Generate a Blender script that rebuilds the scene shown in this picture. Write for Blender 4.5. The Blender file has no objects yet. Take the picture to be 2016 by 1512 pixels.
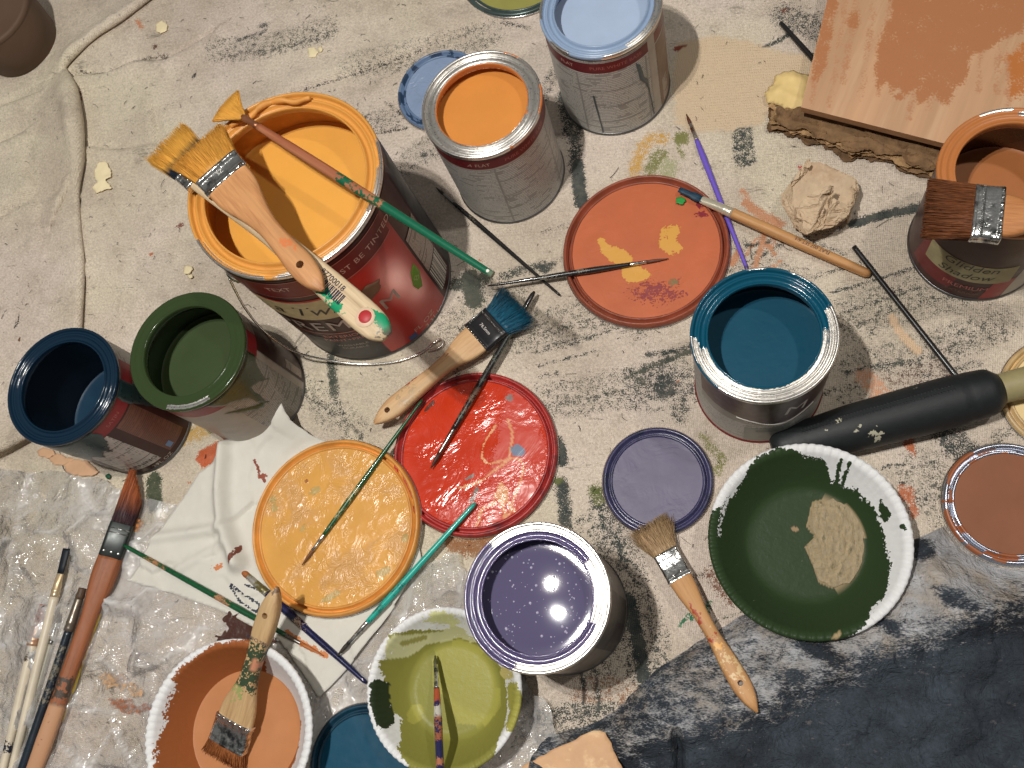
import bpy, bmesh, math, random
import numpy as np
from mathutils import Matrix, Vector

# ------------------------------------------------------------------ scene, camera, light
scene = bpy.context.scene
COL = scene.collection
S = 0.001                                   # everything below is written in millimetres
W, H = 2016, 1512
FPX, HC = 1827.0, 799.0                     # focal length in photo pixels, camera height (mm)
AX, AY = math.radians(17.19), math.radians(12.8827)
_c, _s, _d, _e = math.cos(AX), math.sin(AX), math.cos(AY), math.sin(AY)
ROT = np.array([[1, 0, 0], [0, _c, -_s], [0, _s, _c]]) @ np.array([[_d, 0, _e], [0, 1, 0], [-_e, 0, _d]])

cam_d = bpy.data.cameras.new('camera')
cam = bpy.data.objects.new('camera', cam_d); COL.objects.link(cam)
cam_d.sensor_width = 36.0; cam_d.lens = 36.0 * FPX / W
cam_d.clip_start = 0.01; cam_d.clip_end = 50.0
m = Matrix([[*ROT[i], 0] for i in range(3)] + [[0, 0, 0, 1]]); m.translation = Vector((0, 0, HC * S))
cam.matrix_world = m
scene.camera = cam

world = bpy.data.worlds.new('World'); scene.world = world; world.use_nodes = True
bg = world.node_tree.nodes['Background']
_wt = world.node_tree; _tc = _wt.nodes.new('ShaderNodeTexCoord'); _sp = _wt.nodes.new('ShaderNodeSeparateXYZ'); _mr = _wt.nodes.new('ShaderNodeMapRange'); _mx = _wt.nodes.new('ShaderNodeMix'); _mx.data_type = 'RGBA'
_wt.links.new(_tc.outputs['Generated'], _sp.inputs[0]); _wt.links.new(_sp.outputs[2], _mr.inputs[0]); _mr.inputs[1].default_value = 0.15; _mr.inputs[2].default_value = 0.75; _wt.links.new(_mr.outputs[0], _mx.inputs[0])
_mx.inputs[6].default_value = (0.50, 0.47, 0.44, 1); _mx.inputs[7].default_value = (1.0, 0.98, 0.95, 1)      # dim walls, paler ceiling
_wt.links.new(_mx.outputs[2], bg.inputs[0]); bg.inputs[1].default_value = 0.165

def lamp(name, loc, power, radius, col):
    l = bpy.data.lights.new(name, 'POINT'); l.energy = power; l.shadow_soft_size = radius; l.color = col
    o = bpy.data.objects.new(name, l); o.location = [v * S for v in loc]; COL.objects.link(o); return o
# ceiling fitting with two bulbs (their reflections show in the purple paint) and a weaker lamp on the right
lamp('ceiling_bulb', (-349, 111, 1450), 45, 0.012, (1.0, 0.975, 0.945))
lamp('ceiling_bulb', (-368, 177, 1450), 30, 0.012, (1.0, 0.95, 0.87))
lamp('room_lamp', (640, 470, 1700), 26, 0.035, (1.0, 0.955, 0.89))

vs = scene.view_settings
vs.view_transform = 'Standard'; vs.look = 'None'; vs.gamma = 1.0; vs.use_curve_mapping = False
vs.exposure = -0.12

# ------------------------------------------------------------------ helpers
RNG = np.random.default_rng(7); random.seed(7)

def at(px, py, z=0.0):
    d = ROT @ np.array([(px - W / 2) / FPX, -(py - H / 2) / FPX, -1.0])
    t = (z - HC) / d[2]
    return np.array([0, 0, HC]) + d * t

def ats(pts, z=0.0):
    return np.array([at(p[0], p[1], p[2] if len(p) > 2 else z) for p in pts])

def srgb(r, g, b):
    f = lambda v: (v / 255 / 12.92) if v / 255 <= 0.04045 else ((v / 255 + 0.055) / 1.055) ** 2.4
    return (f(r), f(g), f(b), 1.0)

def _hash(ix, iy, seed):
    h = (ix.astype(np.int64) * 374761393 + iy.astype(np.int64) * 668265263 + seed * 1442695041) & 0xffffffff
    h = ((h ^ (h >> 13)) * 1274126177) & 0xffffffff
    h = (h ^ (h >> 16)) & 0xffffffff
    return h / 4294967295.0

def vnoise(x, y, seed=0):
    x = np.asarray(x, float); y = np.asarray(y, float)
    ix, iy = np.floor(x), np.floor(y); fx, fy = x - ix, y - iy
    fx = fx * fx * (3 - 2 * fx); fy = fy * fy * (3 - 2 * fy)
    a, b = _hash(ix, iy, seed), _hash(ix + 1, iy, seed)
    c, d = _hash(ix, iy + 1, seed), _hash(ix + 1, iy + 1, seed)
    return (a * (1 - fx) + b * fx) * (1 - fy) + (c * (1 - fx) + d * fx) * fy

def fbm(x, y, seed=0, oct=4):
    v, a, t = 0, 0.5, 0
    for k in range(oct):
        v = v + a * vnoise(x * 2 ** k + 17.3 * k, y * 2 ** k - 9.1 * k, seed + k); t += a; a *= 0.5
    return v / t

def ridged(x, y, seed=0, oct=4):
    v, a, t = 0, 0.5, 0
    for k in range(oct):
        n = 1 - np.abs(2 * vnoise(x * 2 ** k + 5.1 * k, y * 2 ** k + 3.7 * k, seed + k) - 1)
        v = v + a * n * n; t += a; a *= 0.5
    return v / t

def sd_line(P, pts, w):
    P = P[:, :2]; pts = np.asarray(pts, float)[:, :2]; best = np.full(len(P), 1e9)
    if len(pts) == 1: return w / 2 - np.hypot(*(P - pts[0]).T)
    for a, b in zip(pts[:-1], pts[1:]):
        ab = b - a; t = np.clip(((P - a) @ ab) / max(ab @ ab, 1e-9), 0, 1)
        best = np.minimum(best, np.hypot(*(P - a - t[:, None] * ab).T))
    return w / 2 - best

def inside(P, poly):
    P = P[:, :2]; poly = np.asarray(poly, float)[:, :2]; r = np.zeros(len(P), bool)
    for a, b in zip(poly, np.roll(poly, -1, 0)):
        c = (a[1] > P[:, 1]) != (b[1] > P[:, 1])
        if abs(b[1] - a[1]) < 1e-9: continue
        r ^= c & (P[:, 0] < (b[0] - a[0]) * (P[:, 1] - a[1]) / (b[1] - a[1]) + a[0])
    return r

def sd_poly(P, poly):
    poly = np.asarray(poly, float)
    d = -sd_line(P, np.vstack([poly, poly[:1]]), 0)
    return np.where(inside(P, poly), d, -d)

def sd_ell(P, c, rx, ry, ang=0):
    q = P[:, :2] - np.asarray(c)[:2]; ca, sa = math.cos(ang), math.sin(ang)
    x = q[:, 0] * ca + q[:, 1] * sa; y = -q[:, 0] * sa + q[:, 1] * ca
    return (1 - np.sqrt((x / rx) ** 2 + (y / ry) ** 2)) * min(rx, ry)

class Stains:
    """paint marks that stay on a surface: every vertex keeps the strongest mark's colour and how far inside it is"""
    def __init__(self, n): self.cov = np.full(n, -3.0); self.col = np.ones((n, 4)) * 0.3; self.n = n
    def add(self, sd, soft, col, mx=1.0):
        c = np.minimum(sd / soft, mx); k = c > self.cov
        self.cov[k] = c[k]; self.col[k] = col
    def over(self, sd, soft, col, mx=1.0):           # laid on top of earlier marks
        c = np.minimum(sd / soft, mx); k = (c > 0) | (c > self.cov)
        self.cov = np.maximum(self.cov, c); self.col[k] = col
    def write(self, me):
        a = me.attributes.new('cov', 'FLOAT', 'POINT'); a.data.foreach_set('value', np.clip(self.cov, -2, 1).astype(np.float32))
        b = me.attributes.new('scol', 'FLOAT_COLOR', 'POINT'); b.data.foreach_set('color', self.col.astype(np.float32).ravel())

def mesh(name, V, F, mat, parent=None, smooth=True, stains=None, uv=None, kind=None):
    V = np.asarray(V, float)
    me = bpy.data.meshes.new(name)
    me.from_pydata((V * S).tolist(), [], [list(map(int, f)) for f in F]); me.update()
    if smooth: me.polygons.foreach_set('use_smooth', [True] * len(me.polygons))
    if stains is not None: stains.write(me)
    if uv is not None:
        l = me.uv_layers.new(name='UVMap'); idx = np.zeros(len(me.loops), int); me.loops.foreach_get('vertex_index', idx)
        l.data.foreach_set('uv', np.asarray(uv, np.float32)[idx].ravel())
    if mat: me.materials.append(mat)
    o = bpy.data.objects.new(name, me); COL.objects.link(o)
    if parent: o.parent = parent
    if kind: o['kind'] = kind
    return o

def empty(name, label, cat, loc=(0, 0, 0), group=None, matrix=None):
    o = bpy.data.objects.new(name, None); COL.objects.link(o); o.empty_display_size = 0.02
    if matrix is not None: o.matrix_world = matrix
    else: o.location = [v * S for v in loc]
    o['label'] = label; o['category'] = cat
    if group: o['group'] = group
    return o

def tag(o, label, cat, group=None, kind=None):
    o['label'] = label; o['category'] = cat
    if group: o['group'] = group
    if kind: o['kind'] = kind
    return o

def lathe(profile, n=96, close=False):
    pr = np.asarray(profile, float); a = np.arange(n) * 2 * np.pi / n
    V = np.stack([np.outer(pr[:, 0], np.cos(a)), np.outer(pr[:, 0], np.sin(a)), np.repeat(pr[:, 1][:, None], n, 1)], -1).reshape(-1, 3)
    F = []
    for i in range(len(pr) - 1):
        for j in range(n):
            k = (j + 1) % n; F.append((i * n + j, i * n + k, (i + 1) * n + k, (i + 1) * n + j))
    return V, F

def flip(F): return [tuple(reversed(f)) for f in F]

def loft(secs, caps=True):
    n = len(secs[0]); V = np.concatenate(secs); F = []
    for i in range(len(secs) - 1):
        for j in range(n):
            k = (j + 1) % n; F.append((i * n + j, i * n + k, (i + 1) * n + k, (i + 1) * n + j))
    if caps:
        F.append(tuple(range(n - 1, -1, -1))); b = (len(secs) - 1) * n; F.append(tuple(range(b, b + n)))
    return V, F

def ring(x, hw, ht, y=0, z=0, n=16, p=0.55):
    a = np.arange(n) * 2 * np.pi / n; c, s = np.cos(a), np.sin(a)
    return np.stack([np.full(n, x), y + hw * np.sign(c) * np.abs(c) ** p, z + ht * np.sign(s) * np.abs(s) ** p], 1)

def tube(pts, rad, n=8, caps=True):
    pts = np.asarray(pts, float); rad = np.broadcast_to(np.asarray(rad, float), (len(pts),)); secs = []
    up = np.array([0, 0, 1.0])
    for i, p in enumerate(pts):
        t = pts[min(i + 1, len(pts) - 1)] - pts[max(i - 1, 0)]; t = t / (np.linalg.norm(t) + 1e-9)
        u = np.cross(up, t)
        if np.linalg.norm(u) < 0.05: u = np.cross(np.array([1.0, 0, 0]), t)
        u /= np.linalg.norm(u); v = np.cross(t, u); a = np.arange(n) * 2 * np.pi / n
        secs.append(p + rad[i] * (np.outer(np.cos(a), u) + np.outer(np.sin(a), v)))
    return loft(secs, caps)

def smooth_line(pts, k=6):
    pts = np.asarray(pts, float); out = []
    for i in range(len(pts) - 1):
        p0, p1, p2, p3 = pts[max(i - 1, 0)], pts[i], pts[i + 1], pts[min(i + 2, len(pts) - 1)]
        for t in np.arange(k) / k:
            out.append(0.5 * ((2 * p1) + (p2 - p0) * t + (2 * p0 - 5 * p1 + 4 * p2 - p3) * t * t + (3 * p1 - p0 - 3 * p2 + p3) * t ** 3))
    out.append(pts[-1]); return np.array(out)

def join(parts):
    V, F, o = [], [], 0
    for v, f in parts:
        V.append(v); F += [tuple(i + o for i in q) for q in f]; o += len(v)
    return np.concatenate(V), F

def box(c, s):
    x, y, z = [v / 2 for v in s]; c = np.asarray(c, float)
    V = np.array([(-x, -y, -z), (x, -y, -z), (x, y, -z), (-x, y, -z), (-x, -y, z), (x, -y, z), (x, y, z), (-x, y, z)]) + c
    return V, [(3, 2, 1, 0), (4, 5, 6, 7), (0, 1, 5, 4), (1, 2, 6, 5), (2, 3, 7, 6), (3, 0, 4, 7)]

def grid_sheet(poly, step):
    """flat grid of square cells inside a polygon, its border pulled onto the outline"""
    poly = np.asarray(poly, float)[:, :2]; lo, hi = poly.min(0) - step, poly.max(0) + step
    nx, ny = int((hi[0] - lo[0]) / step) + 2, int((hi[1] - lo[1]) / step) + 2
    gx, gy = np.meshgrid(lo[0] + np.arange(nx) * step, lo[1] + np.arange(ny) * step, indexing='ij')
    P = np.stack([gx.ravel(), gy.ravel()], 1); cc = P.reshape(nx, ny, 2)[:-1, :-1].reshape(-1, 2) + step / 2
    keep = inside(cc, poly); i, j = np.meshgrid(np.arange(nx - 1), np.arange(ny - 1), indexing='ij')
    b = (i * ny + j).ravel()[keep]; F = np.stack([b, b + ny, b + ny + 1, b + 1], 1)
    cnt = np.bincount(F.ravel(), minlength=len(P)); used = np.where(cnt > 0)[0]; edge = used[cnt[used] < 4]
    seg = np.vstack([poly, poly[:1]]); E = P[edge]; best = np.full(len(E), 1e9); q = E.copy()
    for a, c in zip(seg[:-1], seg[1:]):
        ab = c - a; t = np.clip(((E - a) @ ab) / max(ab @ ab, 1e-9), 0, 1); pt = a + t[:, None] * ab
        d = np.hypot(*(E - pt).T); k = d < best; best[k] = d[k]; q[k] = pt[k]
    k = best < step * 1.1; P[edge[k]] = q[k]
    remap = -np.ones(len(P), int); remap[used] = np.arange(len(used))
    return np.hstack([P[used], np.zeros((len(used), 1))]), remap[F]

def ragged(poly, amp, n=6, seed=0, closed=True):
    """outline with a torn, uneven edge"""
    poly = np.asarray(poly, float); r = np.random.default_rng(seed); out = []
    nx = np.roll(poly, -1, 0) if closed else poly[1:]
    for a, b in zip(poly, nx):
        t = b - a; nr = np.array([-t[1], t[0]]) / (np.hypot(t[0], t[1]) + 1e-9)
        for k in range(n):
            out.append(a[:2] + t[:2] * (k + 0.3 * (r.random() if k else 0)) / n + nr * amp * (r.random() - 0.5) * 2 * (0.35 if k == 0 else 1))
    return np.array(out)

def text2d(s, size, shear=0.0, space=1.0):
    cu = bpy.data.curves.new('t', 'FONT'); cu.body = s; cu.size = size; cu.align_x = 'CENTER'; cu.align_y = 'CENTER'
    cu.shear = shear; cu.space_character = space; cu.resolution_u = 3
    o = bpy.data.objects.new('t', cu); COL.objects.link(o)
    dg = bpy.context.evaluated_depsgraph_get(); me = bpy.data.meshes.new_from_object(o.evaluated_get(dg))
    V = np.array([v.co[:] for v in me.vertices]); F = [tuple(p.vertices) for p in me.polygons]
    bpy.data.objects.remove(o); bpy.data.curves.remove(cu); bpy.data.meshes.remove(me)
    return V, F

# ------------------------------------------------------------------ materials
MATS = {}
def plates(x, y, scale, seed=0, tilt=1.0):
    """crumpled-sheet relief: every cell of a loose mosaic is a flat facet with its own tilt"""
    x = np.asarray(x, float) / scale; y = np.asarray(y, float) / scale; ix, iy = np.floor(x), np.floor(y); b1 = np.full(len(x), 9.0); b2 = b1.copy(); h = np.zeros(len(x))
    for dx in (-1, 0, 1):
        for dy in (-1, 0, 1):
            cx, cy = ix + dx, iy + dy; px = cx + _hash(cx, cy, seed); py = cy + _hash(cx, cy, seed + 7); d = np.hypot(x - px, y - py)
            a = _hash(cx, cy, seed + 13) * 6.283; hh = _hash(cx, cy, seed + 17) * 0.5 + tilt * ((x - px) * np.cos(a) + (y - py) * np.sin(a)); k = d < b1; b2 = np.where(k, b1, np.minimum(b2, d)); b1 = np.where(k, d, b1); h = np.where(k, hh, h)
    return h, b2 - b1

class NT:
    def __init__(self, name):
        self.m = bpy.data.materials.new(name); self.m.use_nodes = True; self.t = self.m.node_tree
        self.b = self.t.nodes['Principled BSDF']; self.o = self.t.nodes['Material Output']
        self.tc = None
    def n(self, typ, **kw):
        x = self.t.nodes.new(typ)
        for k, v in kw.items(): setattr(x, k, v)
        return x
    def l(self, a, b): self.t.links.new(a, b)
    def put(self, sock, v):
        if isinstance(v, bpy.types.NodeSocket): self.l(v, sock)
        else: sock.default_value = v
    def coord(self, which='Object'):
        if self.tc is None: self.tc = self.n('ShaderNodeTexCoord')
        return self.tc.outputs[which]
    def mapping(self, scale=(1, 1, 1), rot=(0, 0, 0), which='Object'):
        x = self.n('ShaderNodeMapping'); self.l(self.coord(which), x.inputs[0]); x.inputs['Scale'].default_value = scale; x.inputs['Rotation'].default_value = rot
        return x.outputs[0]
    def noise(self, scale, detail=3, vec=None, rough=0.6, dist=0.0):
        x = self.n('ShaderNodeTexNoise'); self.l(vec or self.coord(), x.inputs['Vector'])
        x.inputs['Scale'].default_value = scale; x.inputs['Detail'].default_value = detail
        x.inputs['Roughness'].default_value = rough; x.inputs['Distortion'].default_value = dist
        return x.outputs[0]
    def math(self, op, a, b=0.0, c=0.0, clamp=False):
        x = self.n('ShaderNodeMath', operation=op, use_clamp=clamp); self.put(x.inputs[0], a); self.put(x.inputs[1], b); self.put(x.inputs[2], c)
        return x.outputs[0]
    def mix(self, f, a, b, blend='MIX'):
        x = self.n('ShaderNodeMix', data_type='RGBA', blend_type=blend); self.put(x.inputs[0], f); self.put(x.inputs[6], a); self.put(x.inputs[7], b)
        return x.outputs[2]
    def mixf(self, f, a, b):
        x = self.n('ShaderNodeMix', data_type='FLOAT'); self.put(x.inputs[0], f); self.put(x.inputs[2], a); self.put(x.inputs[3], b)
        return x.outputs[0]
    def ramp(self, v, lo, hi, a=0.0, b=1.0):
        x = self.n('ShaderNodeMapRange', clamp=True); self.put(x.inputs[0], v); x.inputs[1].default_value = lo; x.inputs[2].default_value = hi
        x.inputs[3].default_value = a; x.inputs[4].default_value = b
        return x.outputs[0]
    def attr(self, name, which='Fac'):
        x = self.n('ShaderNodeAttribute', attribute_name=name); return x.outputs[which]
    def bump(self, h, strength, dist, normal=None):
        x = self.n('ShaderNodeBump'); self.l(h, x.inputs['Height']); x.inputs['Strength'].default_value = strength; x.inputs['Distance'].default_value = dist
        if normal: self.l(normal, x.inputs['Normal'])
        return x.outputs[0]

def mat(name, col, rough=0.5, metal=0.0, var=0.12, vscale=60, bump=0.0, bscale=300, bdist=0.0006, bdet=4, col2=None, c2=(0.5, 0.65), c2scale=80,
        stretch=(1, 1, 1), stain=False, srough=0.45, sscale=(700, 160), samp=1.0, smetal=0.0, coat=0.0, spec=0.5, sss=0.0, alpha=None, sbump=0.0, sedge=0.04):
    if name in MATS: return MATS[name]
    t = NT(name); b = t.b; mp = t.mapping(stretch) if stretch != (1, 1, 1) else None
    c = col
    if var:
        n = t.noise(vscale, 4, mp); c = t.mix(t.ramp(n, 0.3, 0.7), tuple(v * (1 - var) for v in col[:3]) + (1,), tuple(min(1, v * (1 + var)) for v in col[:3]) + (1,))
    if col2 is not None:
        n = t.noise(c2scale, 5, mp, 0.65); c = t.mix(t.ramp(n, *c2), c, col2)
    r = rough; me = metal; msk = None
    if stain:
        n1 = t.ramp(t.noise(sscale[0], 2), 0.28, 0.72); n2 = t.ramp(t.noise(sscale[1], 3), 0.28, 0.72)
        nn = t.math('ADD', t.math('MULTIPLY', n1, 0.5), t.math('MULTIPLY', n2, 0.5))
        msk = t.math('ADD', t.attr('cov'), t.math('MULTIPLY', t.math('SUBTRACT', nn, 0.5), 2.2 * samp))
        msk = t.ramp(msk, -sedge, sedge)
        c = t.mix(msk, c, t.attr('scol', 'Color')); r = t.mixf(msk, rough, srough); me = t.mixf(msk, metal, smetal)
    t.put(b.inputs['Base Color'], c); t.put(b.inputs['Metallic'], me)
    rn = t.noise(vscale * 2.3, 3); t.put(b.inputs['Roughness'], t.math('ADD', r, t.math('MULTIPLY', t.math('SUBTRACT', rn, 0.5), 0.22), clamp=True))
    b.inputs['Specular IOR Level'].default_value = spec; b.inputs['Coat Weight'].default_value = coat; b.inputs['Coat Roughness'].default_value = 0.06
    if sss: b.inputs['Subsurface Weight'].default_value = sss; b.inputs['Subsurface Scale'].default_value = 0.004
    nrm = None
    if bump: nrm = t.bump(t.noise(bscale, bdet, mp, 0.65), bump, bdist)
    if sbump and msk is not None: nrm = t.bump(msk, sbump, 0.0006, nrm)
    if nrm: t.l(nrm, b.inputs['Normal'])
    MATS[name] = t.m; return t.m

METAL = lambda: mat('bare_tin', (0.78, 0.76, 0.72, 1), 0.26, 1.0, var=0.06, vscale=120)
DARKMETAL = lambda: mat('dark_tin', (0.20, 0.20, 0.20, 1), 0.35, 1.0, var=0.2)
# ------------------------------------------------------------------ the drop cloth
DG = srgb(46, 58, 58); DG2 = srgb(62, 70, 62); OLV = srgb(128, 128, 74); TER = srgb(190, 108, 72); ORG = srgb(196, 92, 50)
GOLD = srgb(206, 158, 74); CREAM = srgb(216, 192, 160); RED = srgb(178, 62, 62); PEACH = srgb(222, 190, 156); GRN = srgb(24, 122, 84); BLK = srgb(34, 36, 38)

def build_cloth():
    xs = np.concatenate([[-3200, -2200, -1600, -1250, -1080], np.arange(-1000, 420, 2.5), [480, 600, 900, 1500, 2600]])
    ys = np.concatenate([[-2600, -1500, -800, -450, -320], np.arange(-250, 860, 2.5), [920, 1100, 1500, 2200, 3200]])
    gx, gy = np.meshgrid(xs, ys, indexing='ij'); P = np.stack([gx.ravel(), gy.ravel()], 1); nx, ny = len(xs), len(ys)
    z = 2.4 * (fbm(P[:, 0] / 140, P[:, 1] / 140, 3) - 0.5) + 1.0 * (fbm(P[:, 0] / 45, P[:, 1] / 45, 9) - 0.5)
    def crease(pts, depth, wid, side=0, rh=0.0, rw=20.0, k=6):
        nonlocal z
        L = smooth_line(ats(pts)[:, :2], 3); sel = np.where((P[:, 0] > L[:, 0].min() - 90) & (P[:, 0] < L[:, 0].max() + 90) & (P[:, 1] > L[:, 1].min() - 90) & (P[:, 1] < L[:, 1].max() + 90))[0]; Q = P[sel]; d = -sd_line(Q, L, 0)
        z[sel] -= depth * np.exp(-(d / wid) ** 2)
        if rh:
            # signed side: cross product with the nearest overall direction
            best = np.full(len(Q), 1e9); sgn = np.zeros(len(Q))
            for a, b in zip(L[:-1], L[1:]):
                ab = b - a; t = np.clip(((Q - a) @ ab) / (ab @ ab), 0, 1); q = Q - a - t[:, None] * ab; dd = np.hypot(*q.T)
                cr = np.sign(ab[0] * (Q[:, 1] - a[1]) - ab[1] * (Q[:, 0] - a[0])); kk = dd < best; best[kk] = dd[kk]; sgn[kk] = cr[kk]
            s = np.clip(-sgn * side, 0, 1)
            z[sel] += s * rh * np.exp(-((d - rw * 0.55) / rw) ** 2) * (1 - np.exp(-(d / 2.0) ** 2))
    # the big folded layer on the left and the fold towards the top corner
    crease([(138, 140), (150, 190), (158, 260), (160, 320), (155, 380), (158, 450), (163, 520), (161, 590), (157, 660)], 4, 3.0)
    crease([(158, 325), (140, 370), (118, 412), (108, 440)], 2, 3.0)
    crease([(152, 400), (140, 440), (150, 480), (160, 520)], 16, 3.4, -1, 4, 14)
    crease([(305, -10), (235, 45), (170, 85), (128, 128)], 3, 4.5, 1, 3, 26)
    crease([(128, 148), (210, 140), (262, 118), (330, 112), (420, 60)], 4.0, 2.6, 1, 4.0, 14)
    crease([(-20, 900), (30, 872), (70, 850)], 16, 5, -1, 6, 24)
    crease([(480, 245), (570, 190), (640, 163), (740, 133), (830, 98), (910, 62)], 3.2, 2.6, -1, 5.0, 20)
    crease([(302, 215), (308, 250), (312, 300)], 4, 2.6, 1, 4, 12)
    crease([(150, 282), (220, 290), (300, 284)], 2.6, 2.6, 1, 3, 12)
    crease([(-10, 210), (40, 190), (80, 175)], 4, 5, 1, 4, 16)
    crease([(-10, 280), (50, 250), (110, 190)], 5, 6, 1, 4, 18)
    crease([(60, 330), (90, 390), (95, 470)], 4, 7, 1, 3.5, 20)
    crease([(0, 420), (40, 395), (90, 380)], 4, 6, -1, 3.5, 20)
    crease([(1640, 690), (1760, 655), (1900, 600)], 0.8, 2, 1, 1.2, 12)
    crease([(1090, 640), (1160, 610), (1260, 660)], 0.8, 4, 1, 1.2, 12)
    crease([(640, 790), (690, 830), (720, 880)], 0.9, 3, 1, 1.4, 12)
    crease([(1000, 690), (960, 740), (930, 760)], 1.2, 4, 1, 1.6, 14)
    zz = z.reshape(nx, ny); zz[1:-1, 1:-1] = (4 * zz[1:-1, 1:-1] + 2 * (zz[:-2, 1:-1] + zz[2:, 1:-1] + zz[1:-1, :-2] + zz[1:-1, 2:]) + zz[:-2, :-2] + zz[2:, 2:] + zz[:-2, 2:] + zz[2:, :-2]) / 16; z = zz.ravel()
    z[(P[:, 0] < -1000) | (P[:, 0] > 420) | (P[:, 1] < -250) | (P[:, 1] > 860)] = 0
    st = Stains(len(P)); px2 = 1 / 2.25
    def near(L, g): return np.where((P[:, 0] > L[:, 0].min() - g) & (P[:, 0] < L[:, 0].max() + g) & (P[:, 1] > L[:, 1].min() - g) & (P[:, 1] < L[:, 1].max() + g))[0]
    def put(i, sd, soft, col, mx):
        c = np.minimum(sd / soft, mx); k = c > st.cov[i]; st.cov[i[k]] = c[k]; st.col[i[k]] = col
    def ln(pts, w, col, soft=3.0, mx=1.0): L = smooth_line(ats(pts)[:, :2], 3); i = near(L, w * px2 / 2 + soft * 2.2); put(i, sd_line(P[i], L, w * px2), soft, col, mx)
    def pl(pts, col, soft=3.0, mx=1.0): L = ats(pts)[:, :2]; i = near(L, soft * 2.2); put(i, sd_poly(P[i], L), soft, col, mx)
    def el(x, y, rx, ry, col, soft=2.0, mx=1.0, a=0): L = at(x, y)[None, :2]; i = near(L, max(rx, ry) * px2 + soft * 2.2); put(i, sd_ell(P[i], L[0], rx * px2, ry * px2, a), soft, col, mx)
    # cream dried film, top right
    pl([(1335, 85), (1400, 70), (1470, 78), (1530, 100), (1600, 110), (1590, 185), (1520, 215), (1500, 245), (1430, 258), (1360, 258), (1330, 240), (1325, 150)], CREAM, 7, 1)
    # dark green and black dry brushing
    ln([(1112, 190), (1122, 225), (1128, 260)], 40, DG, 9, 0.25)
    ln([(1131, 265), (1134, 330)], 26, DG, 8, 0.3); ln([(1136, 325), (1140, 370), (1146, 400)], 32, DG, 4, 0.9)
    ln([(1462, 262), (1466, 312)], 40, DG, 5, 0.22)
    ln([(925, 548), (930, 570), (934, 590)], 46, DG2, 5, 0.9); ln([(900, 560), (955, 548)], 34, DG2, 6, 0.5)
    ln([(990, 545), (1040, 528), (1085, 522)], 18, DG, 6, 0.2); el(1070, 528, 17, 12, DG, 4, 0.6)
    ln([(652, 690), (655, 740), (658, 775)], 20, DG2, 5, 0.55); ln([(655, 775), (668, 800), (676, 825)], 8, DG, 4, 0.2)
    ln([(1235, 742), (1300, 715), (1375, 685)], 14, DG2, 5, 0.7)
    el(1308, 760, 26, 30, DG, 8, 0.45); ln([(1250, 775), (1300, 745), (1360, 755)], 50, DG, 16, 0.02); ln([(1270, 700), (1330, 690), (1372, 678)], 10, DG, 4, 0.4)
    el(1262, 750, 16, 10, DG2, 5, 0.5); ln([(1100, 800), (1180, 790), (1290, 765)], 30, DG, 14, -0.12)
    el(1340, 805, 14, 26, DG, 7, 0.1)
    ln([(1080, 680), (1190, 655), (1290, 620)], 5, DG, 3, 0.1); ln([(1060, 720), (1180, 690)], 5, DG, 3, -0.05)
    ln([(1096, 868), (1104, 884), (1108, 908)], 22, DG, 3, 0.85)
    ln([(1103, 950), (1110, 985), (1114, 1030)], 26, DG, 6, 0.55); ln([(1114, 1030), (1117, 1075)], 8, DG, 4, 0.2); el(1100, 947, 14, 9, srgb(84, 96, 40), 3, 0.8); el(1118, 956, 4, 5, BLK, 1.5)
    ln([(1172, 965), (1178, 985)], 26, srgb(84, 96, 40), 6, 0.45); ln([(1180, 985), (1195, 1020), (1205, 1060)], 34, DG, 9, 0.15)
    ln([(1200, 1050), (1222, 1110), (1240, 1170), (1262, 1250), (1275, 1320)], 62, DG, 22, -0.03)
    ln([(1238, 1180), (1250, 1240), (1262, 1290), (1268, 1345)], 30, DG, 5, 0.75); ln([(1215, 1060), (1232, 1110)], 18, DG, 7, 0.35)
    ln([(1146, 1322), (1149, 1360), (1152, 1405)], 8, DG, 2, 0.8); ln([(1171, 1315), (1176, 1360), (1180, 1405)], 8, DG, 2, 0.7); ln([(1060, 1415), (1150, 1400), (1210, 1398)], 26, DG, 12, 0.1)
    ln([(1635, 577), (1710, 556), (1800, 527)], 6, DG, 3, 0.5); ln([(1655, 617), (1735, 592), (1812, 566)], 5, DG, 3, 0.4); ln([(1668, 733), (1720, 722), (1786, 714)], 8, DG, 4, 0.45)
    ln([(1679, 441), (1740, 424), (1812, 409)], 21, DG, 3, 0.95); ln([(1471, 483), (1514, 477)], 9, DG, 3, 0.8); el(1520, 476, 4, 4, srgb(220, 215, 205), 2)
    ln([(1862, 850), (1885, 880), (1900, 890)], 50, DG, 8, 0.22); ln([(1745, 916), (1795, 913), (1846, 910)], 3.5, DG, 2, 0.3)
    ln([(1790, 725), (1830, 715), (1850, 735)], 30, srgb(88, 70, 64), 12, -0.05); ln([(1720, 745), (1760, 760), (1790, 750)], 34, srgb(120, 96, 84), 13, -0.1)
    ln([(1480, 520), (1560, 470), (1660, 500)], 6, DG, 4, 0.1); ln([(1600, 545), (1690, 520)], 5, DG, 4, 0.1); ln([(1560, 620), (1650, 600)], 3, DG, 3, 0.2)
    ln([(1870, 700), (1905, 655), (1960, 650)], 24, DG, 10, -0.08); ln([(1880, 695), (1890, 694)], 5, DG, 2, 0.6); ln([(1545, 30), (1600, 55), (1640, 60)], 44, DG, 18, 0.05); ln([(1490, 98), (1530, 82), (1560, 62)], 10, DG, 4, 0.45); el(1543, 20, 9, 6, srgb(120, 60, 40), 3)
    ln([(1050, 240), (1100, 130), (1150, 125)], 18, DG, 9, -0.05); ln([(990, 45), (1040, 55)], 8, DG, 5, 0.0)
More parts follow.
